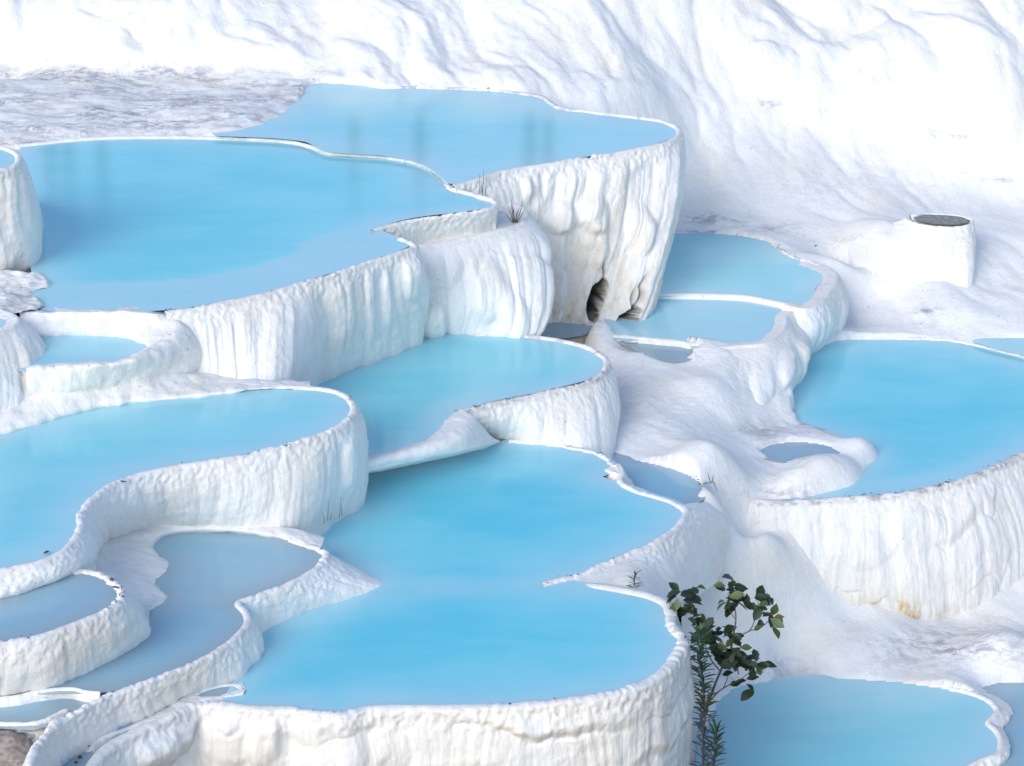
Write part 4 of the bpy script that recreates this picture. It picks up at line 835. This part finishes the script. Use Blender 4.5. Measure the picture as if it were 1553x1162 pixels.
# ---- twigs, seeds and dirt caught along the rims
def debris():
    lines = [([(470, 122), (555, 126), (640, 131), (750, 135), (838, 156), (900, 169), (1000, 181), (1028, 194)], 2.50, 90), ([(842, 590), (802, 599), (761, 607), (722, 616), (695, 622)], .67, 90), ([(913, 538), (921, 551), (913, 563), (898, 574), (872, 583), (842, 590)], .67, 60),
             ([(400, 444), (320, 461), (250, 470)], 2.43, 40), ([(592, 386), (481, 421), (400, 444)], 2.43, 22), ([(480, 586), (518, 595), (533, 607), (537, 619)], 1.55, 45), ([(510, 647), (400, 682), (242, 710), (144, 750), (121, 785), (107, 822), (0, 862)], 1.55, 40),
             ([(140, 866), (177, 885), (184, 899), (166, 921), (101, 948), (20, 971)], 1.25, 60), ([(440, 816), (492, 837)], .5, 30), ([(468, 867), (362, 914), (375, 942), (311, 996), (165, 1052)], .5, 40), ([(772, 667), (850, 674), (912, 688), (928, 701)], .05, 50),
             ([(1250, 755), (1370, 746), (1440, 731), (1553, 684)], -.76, 120), ([(1034, 768), (943, 843), (830, 882)], .05, 26), ([(1010, 351), (1120, 353), (1183, 377), (1252, 404)], .09, 50), ([(1285, 509), (1400, 512), (1510, 528), (1553, 539)], -.76, 26),
             ([(1010, 913), (1017, 945), (1035, 973), (983, 1031)], .05, 18), ([(360, 1069), (700, 1070), (900, 1055)], .04, 26), ([(880, 680), (800, 669)], .05, 30), ([(190, 473), (130, 473)], 2.43, 10), ([(1100, 345), (1200, 352), (1240, 372)], .13, 30), ([(985, 703), (1040, 715), (1066, 736)], -.25, 24)]
    V, Fq, off = [], [], 0
    base = np.array([(-1, -1, -.4), (1, -1, -.4), (1, 1, -.4), (-1, 1, -.4), (-.6, -.7, .5), (.7, -.5, .5), (.5, .8, .5), (-.8, .5, .5)])
    fc = np.array([(0, 3, 2, 1), (4, 5, 6, 7), (0, 1, 5, 4), (1, 2, 6, 5), (2, 3, 7, 6), (3, 0, 4, 7)])
    for ln, z, n in lines:
        P = np.array([W(u, v, z) for u, v in ln])
        for t in rng.uniform(0, len(P)-1, int(n*.7)):
            if perlin(t*2.3, z, 3.3) < -.02 + .2*rng.random(): continue
            c = catmull(P, np.array([t]))[0] + rng.normal(0, 1, 3)*np.array([.025, .03, .006])
            sz = rng.uniform(.003, .008)*(2.2 if rng.random() < .07 else 1)
            sc = np.array([rng.uniform(.7, 3.0), rng.uniform(.7, 1.3), rng.uniform(.6, 1.2)])*sz
            a = rng.uniform(0, math.pi); R = np.array([[math.cos(a), -math.sin(a), 0], [math.sin(a), math.cos(a), 0], [0, 0, 1]])
            V.append((base*sc)@R.T + c); Fq.append(fc+off); off += 8
    o = mesh_obj('debris', np.vstack(V), np.vstack(Fq), DIRT, smooth=False)
    o['kind'] = 'stuff'; o['label'] = 'dark twigs, seeds and dirt caught along the pool rims'; o['category'] = 'debris'
debris()

# ---- visitors on the path along the ridge: only their reflections reach the view
def cloth(name, top, legs):
    m, n = nt(name); tc = n.nodes.new('ShaderNodeTexCoord'); sp = n.nodes.new('ShaderNodeSeparateXYZ'); n.links.new(tc.outputs['Object'], sp.inputs[0])
    x = mul(n, sp.outputs[0], 0, 'ABSOLUTE')
    c = mixc(n, ramp(n, sp.outputs[2], .93, .95), legs, top)
    c = mixc(n, ramp(n, sp.outputs[2], 1.44, 1.46), c, (.42, .25, .17))
    c = mixc(n, mul(n, ramp(n, x, .20, .21), ramp(n, sp.outputs[2], 1.14, 1.12)), c, (.42, .25, .17))
    c = mixc(n, ramp(n, sp.outputs[2], .09, .07), c, (.03, .03, .03))
    b = node(n, 'ShaderNodeBsdfPrincipled', Roughness=.8); n.links.new(c, b.inputs['Base Color'])
    o = n.nodes.new('ShaderNodeOutputMaterial'); n.links.new(b.outputs[0], o.inputs[0]); return m
HAIR = plain('dark_hair', (.025, .018, .014), .6)
def person(label, loc, rz, top, legs, stride):
    root = thing('person', label, 'person', loc, 'visitors on the ridge path'); root.rotation_euler.z = rz
    V, E, R = [], [], []
    def add(p, r, prev=None):
        V.append(p); R.append(r)
        if prev is not None: E.append((prev, len(V)-1))
        return len(V)-1
    pel = add((0, 0, .96), (.15, .11)); w = add((0, 0, 1.10), (.135, .10), pel); ch = add((0, .01, 1.30), (.165, .115), w); nb = add((0, 0, 1.44), (.075, .07), ch)
    nk = add((0, -.01, 1.50), (.055, .058), nb); hd = add((0, -.02, 1.60), (.075, .095), nk); add((0, -.01, 1.70), (.065, .08), hd)
    add((0, -.115, 1.595), (.016, .02), hd)                                  # nose
    for s_ in (-1, 1):
        hp_ = add((.09*s_, 0, .90), (.095, .10), pel); kn = add((.10*s_, -.10*stride*s_-.02, .50), (.062, .065), hp_); an = add((.10*s_, .16*stride*s_, .09), (.042, .045), kn)
        add((.11*s_, .16*stride*s_-.15, .035), (.042, .03), an)
        sh = add((.17*s_, 0, 1.40), (.07, .07), ch); el = add((.24*s_, .06*stride*s_+.03, 1.13), (.045, .045), sh); wr = add((.26*s_, -.10*stride*s_-.03, .90), (.030, .028), el)
        pm = add((.265*s_, -.12*stride*s_-.04, .83), (.036, .018), wr)
        for f in range(4):
            a = add((.265*s_, -.12*stride*s_-.075+.024*f, .775), (.010, .010), pm); add((.255*s_, -.12*stride*s_-.08+.024*f, .735+.008*abs(f-1)), (.008, .008), a)
        th = add((.26*s_, -.12*stride*s_-.085, .85), (.011, .011), wr); add((.255*s_, -.12*stride*s_-.105, .80), (.009, .009), th)
        add((.085*s_, -.005, 1.60), (.012, .028), hd)                        # ear
    me = bpy.data.meshes.new('body'); me.from_pydata(V, E, []); me.materials.append(cloth('clothes', top, legs))
    o = link(bpy.data.objects.new('body', me), root)
    sk = o.modifiers.new('skin', 'SKIN'); o.modifiers.new('sub', 'SUBSURF').render_levels = 2; sk.use_smooth_shade = True
    for d, r in zip(me.skin_vertices[0].data, R): d.radius = r
    me.skin_vertices[0].data[0].use_root = True
    t = np.linspace(0, 1, 9); ph = np.linspace(0, 2*math.pi, 17)[:-1]; hv = []
    for a in t:
        for b in ph:
            e = a*1.9; k = 1.0 if math.sin(b) > -.3 else max(0, 1-a*1.1)
            hv.append((.092*math.sin(e)*math.cos(b), .112*math.sin(e)*math.sin(b)*1.0, 1.665+.115*math.cos(e*k)))
    ii = np.arange(9*16).reshape(9, 16); f = np.stack([ii[:-1], np.roll(ii[:-1], -1, 1), np.roll(ii[1:], -1, 1), ii[1:]], -1).reshape(-1, 4)
    mesh_obj('hair', hv, f, HAIR, root)
for u, y, rz, top, legs, sd, lb in [(72, 48.2, 1.4, (.05, .04, .13), (.03, .03, .07), 1, 'person in purple top walking on the ridge, mirrored beside the tall block'), (100, 48.5, 1.5, (.03, .08, .22), (.03, .03, .05), .5, 'person in blue top strolling on the ridge past the tall block'),
                                    (152, 48.2, -1.5, (.06, .05, .16), (.04, .04, .10), .9, 'person in violet top mirrored in the wide upper pool'), (535, 48.4, 1.6, (.22, .15, .08), (.12, .10, .08), .8, 'person in tan clothes mirrored in the far upper pool'),
                                    (635, 48.3, 1.5, (.04, .07, .16), (.03, .04, .09), .9, 'person in navy clothes mirrored in the far upper pool'), (802, 48.0, 1.3, (.04, .03, .10), (.03, .03, .08), .7, 'person in dark violet walking in a pair, mirrored in the far upper pool'),
                                    (830, 48.2, 1.5, (.03, .05, .14), (.02, .03, .06), .9, 'person in dark blue walking in a pair, mirrored in the far upper pool')]:
    xp = (u-776.5)/F/.958*y
    person(lb, (xp, y, float(HT(np.array([xp]), np.array([y]))[0])), rz, top, legs, sd)
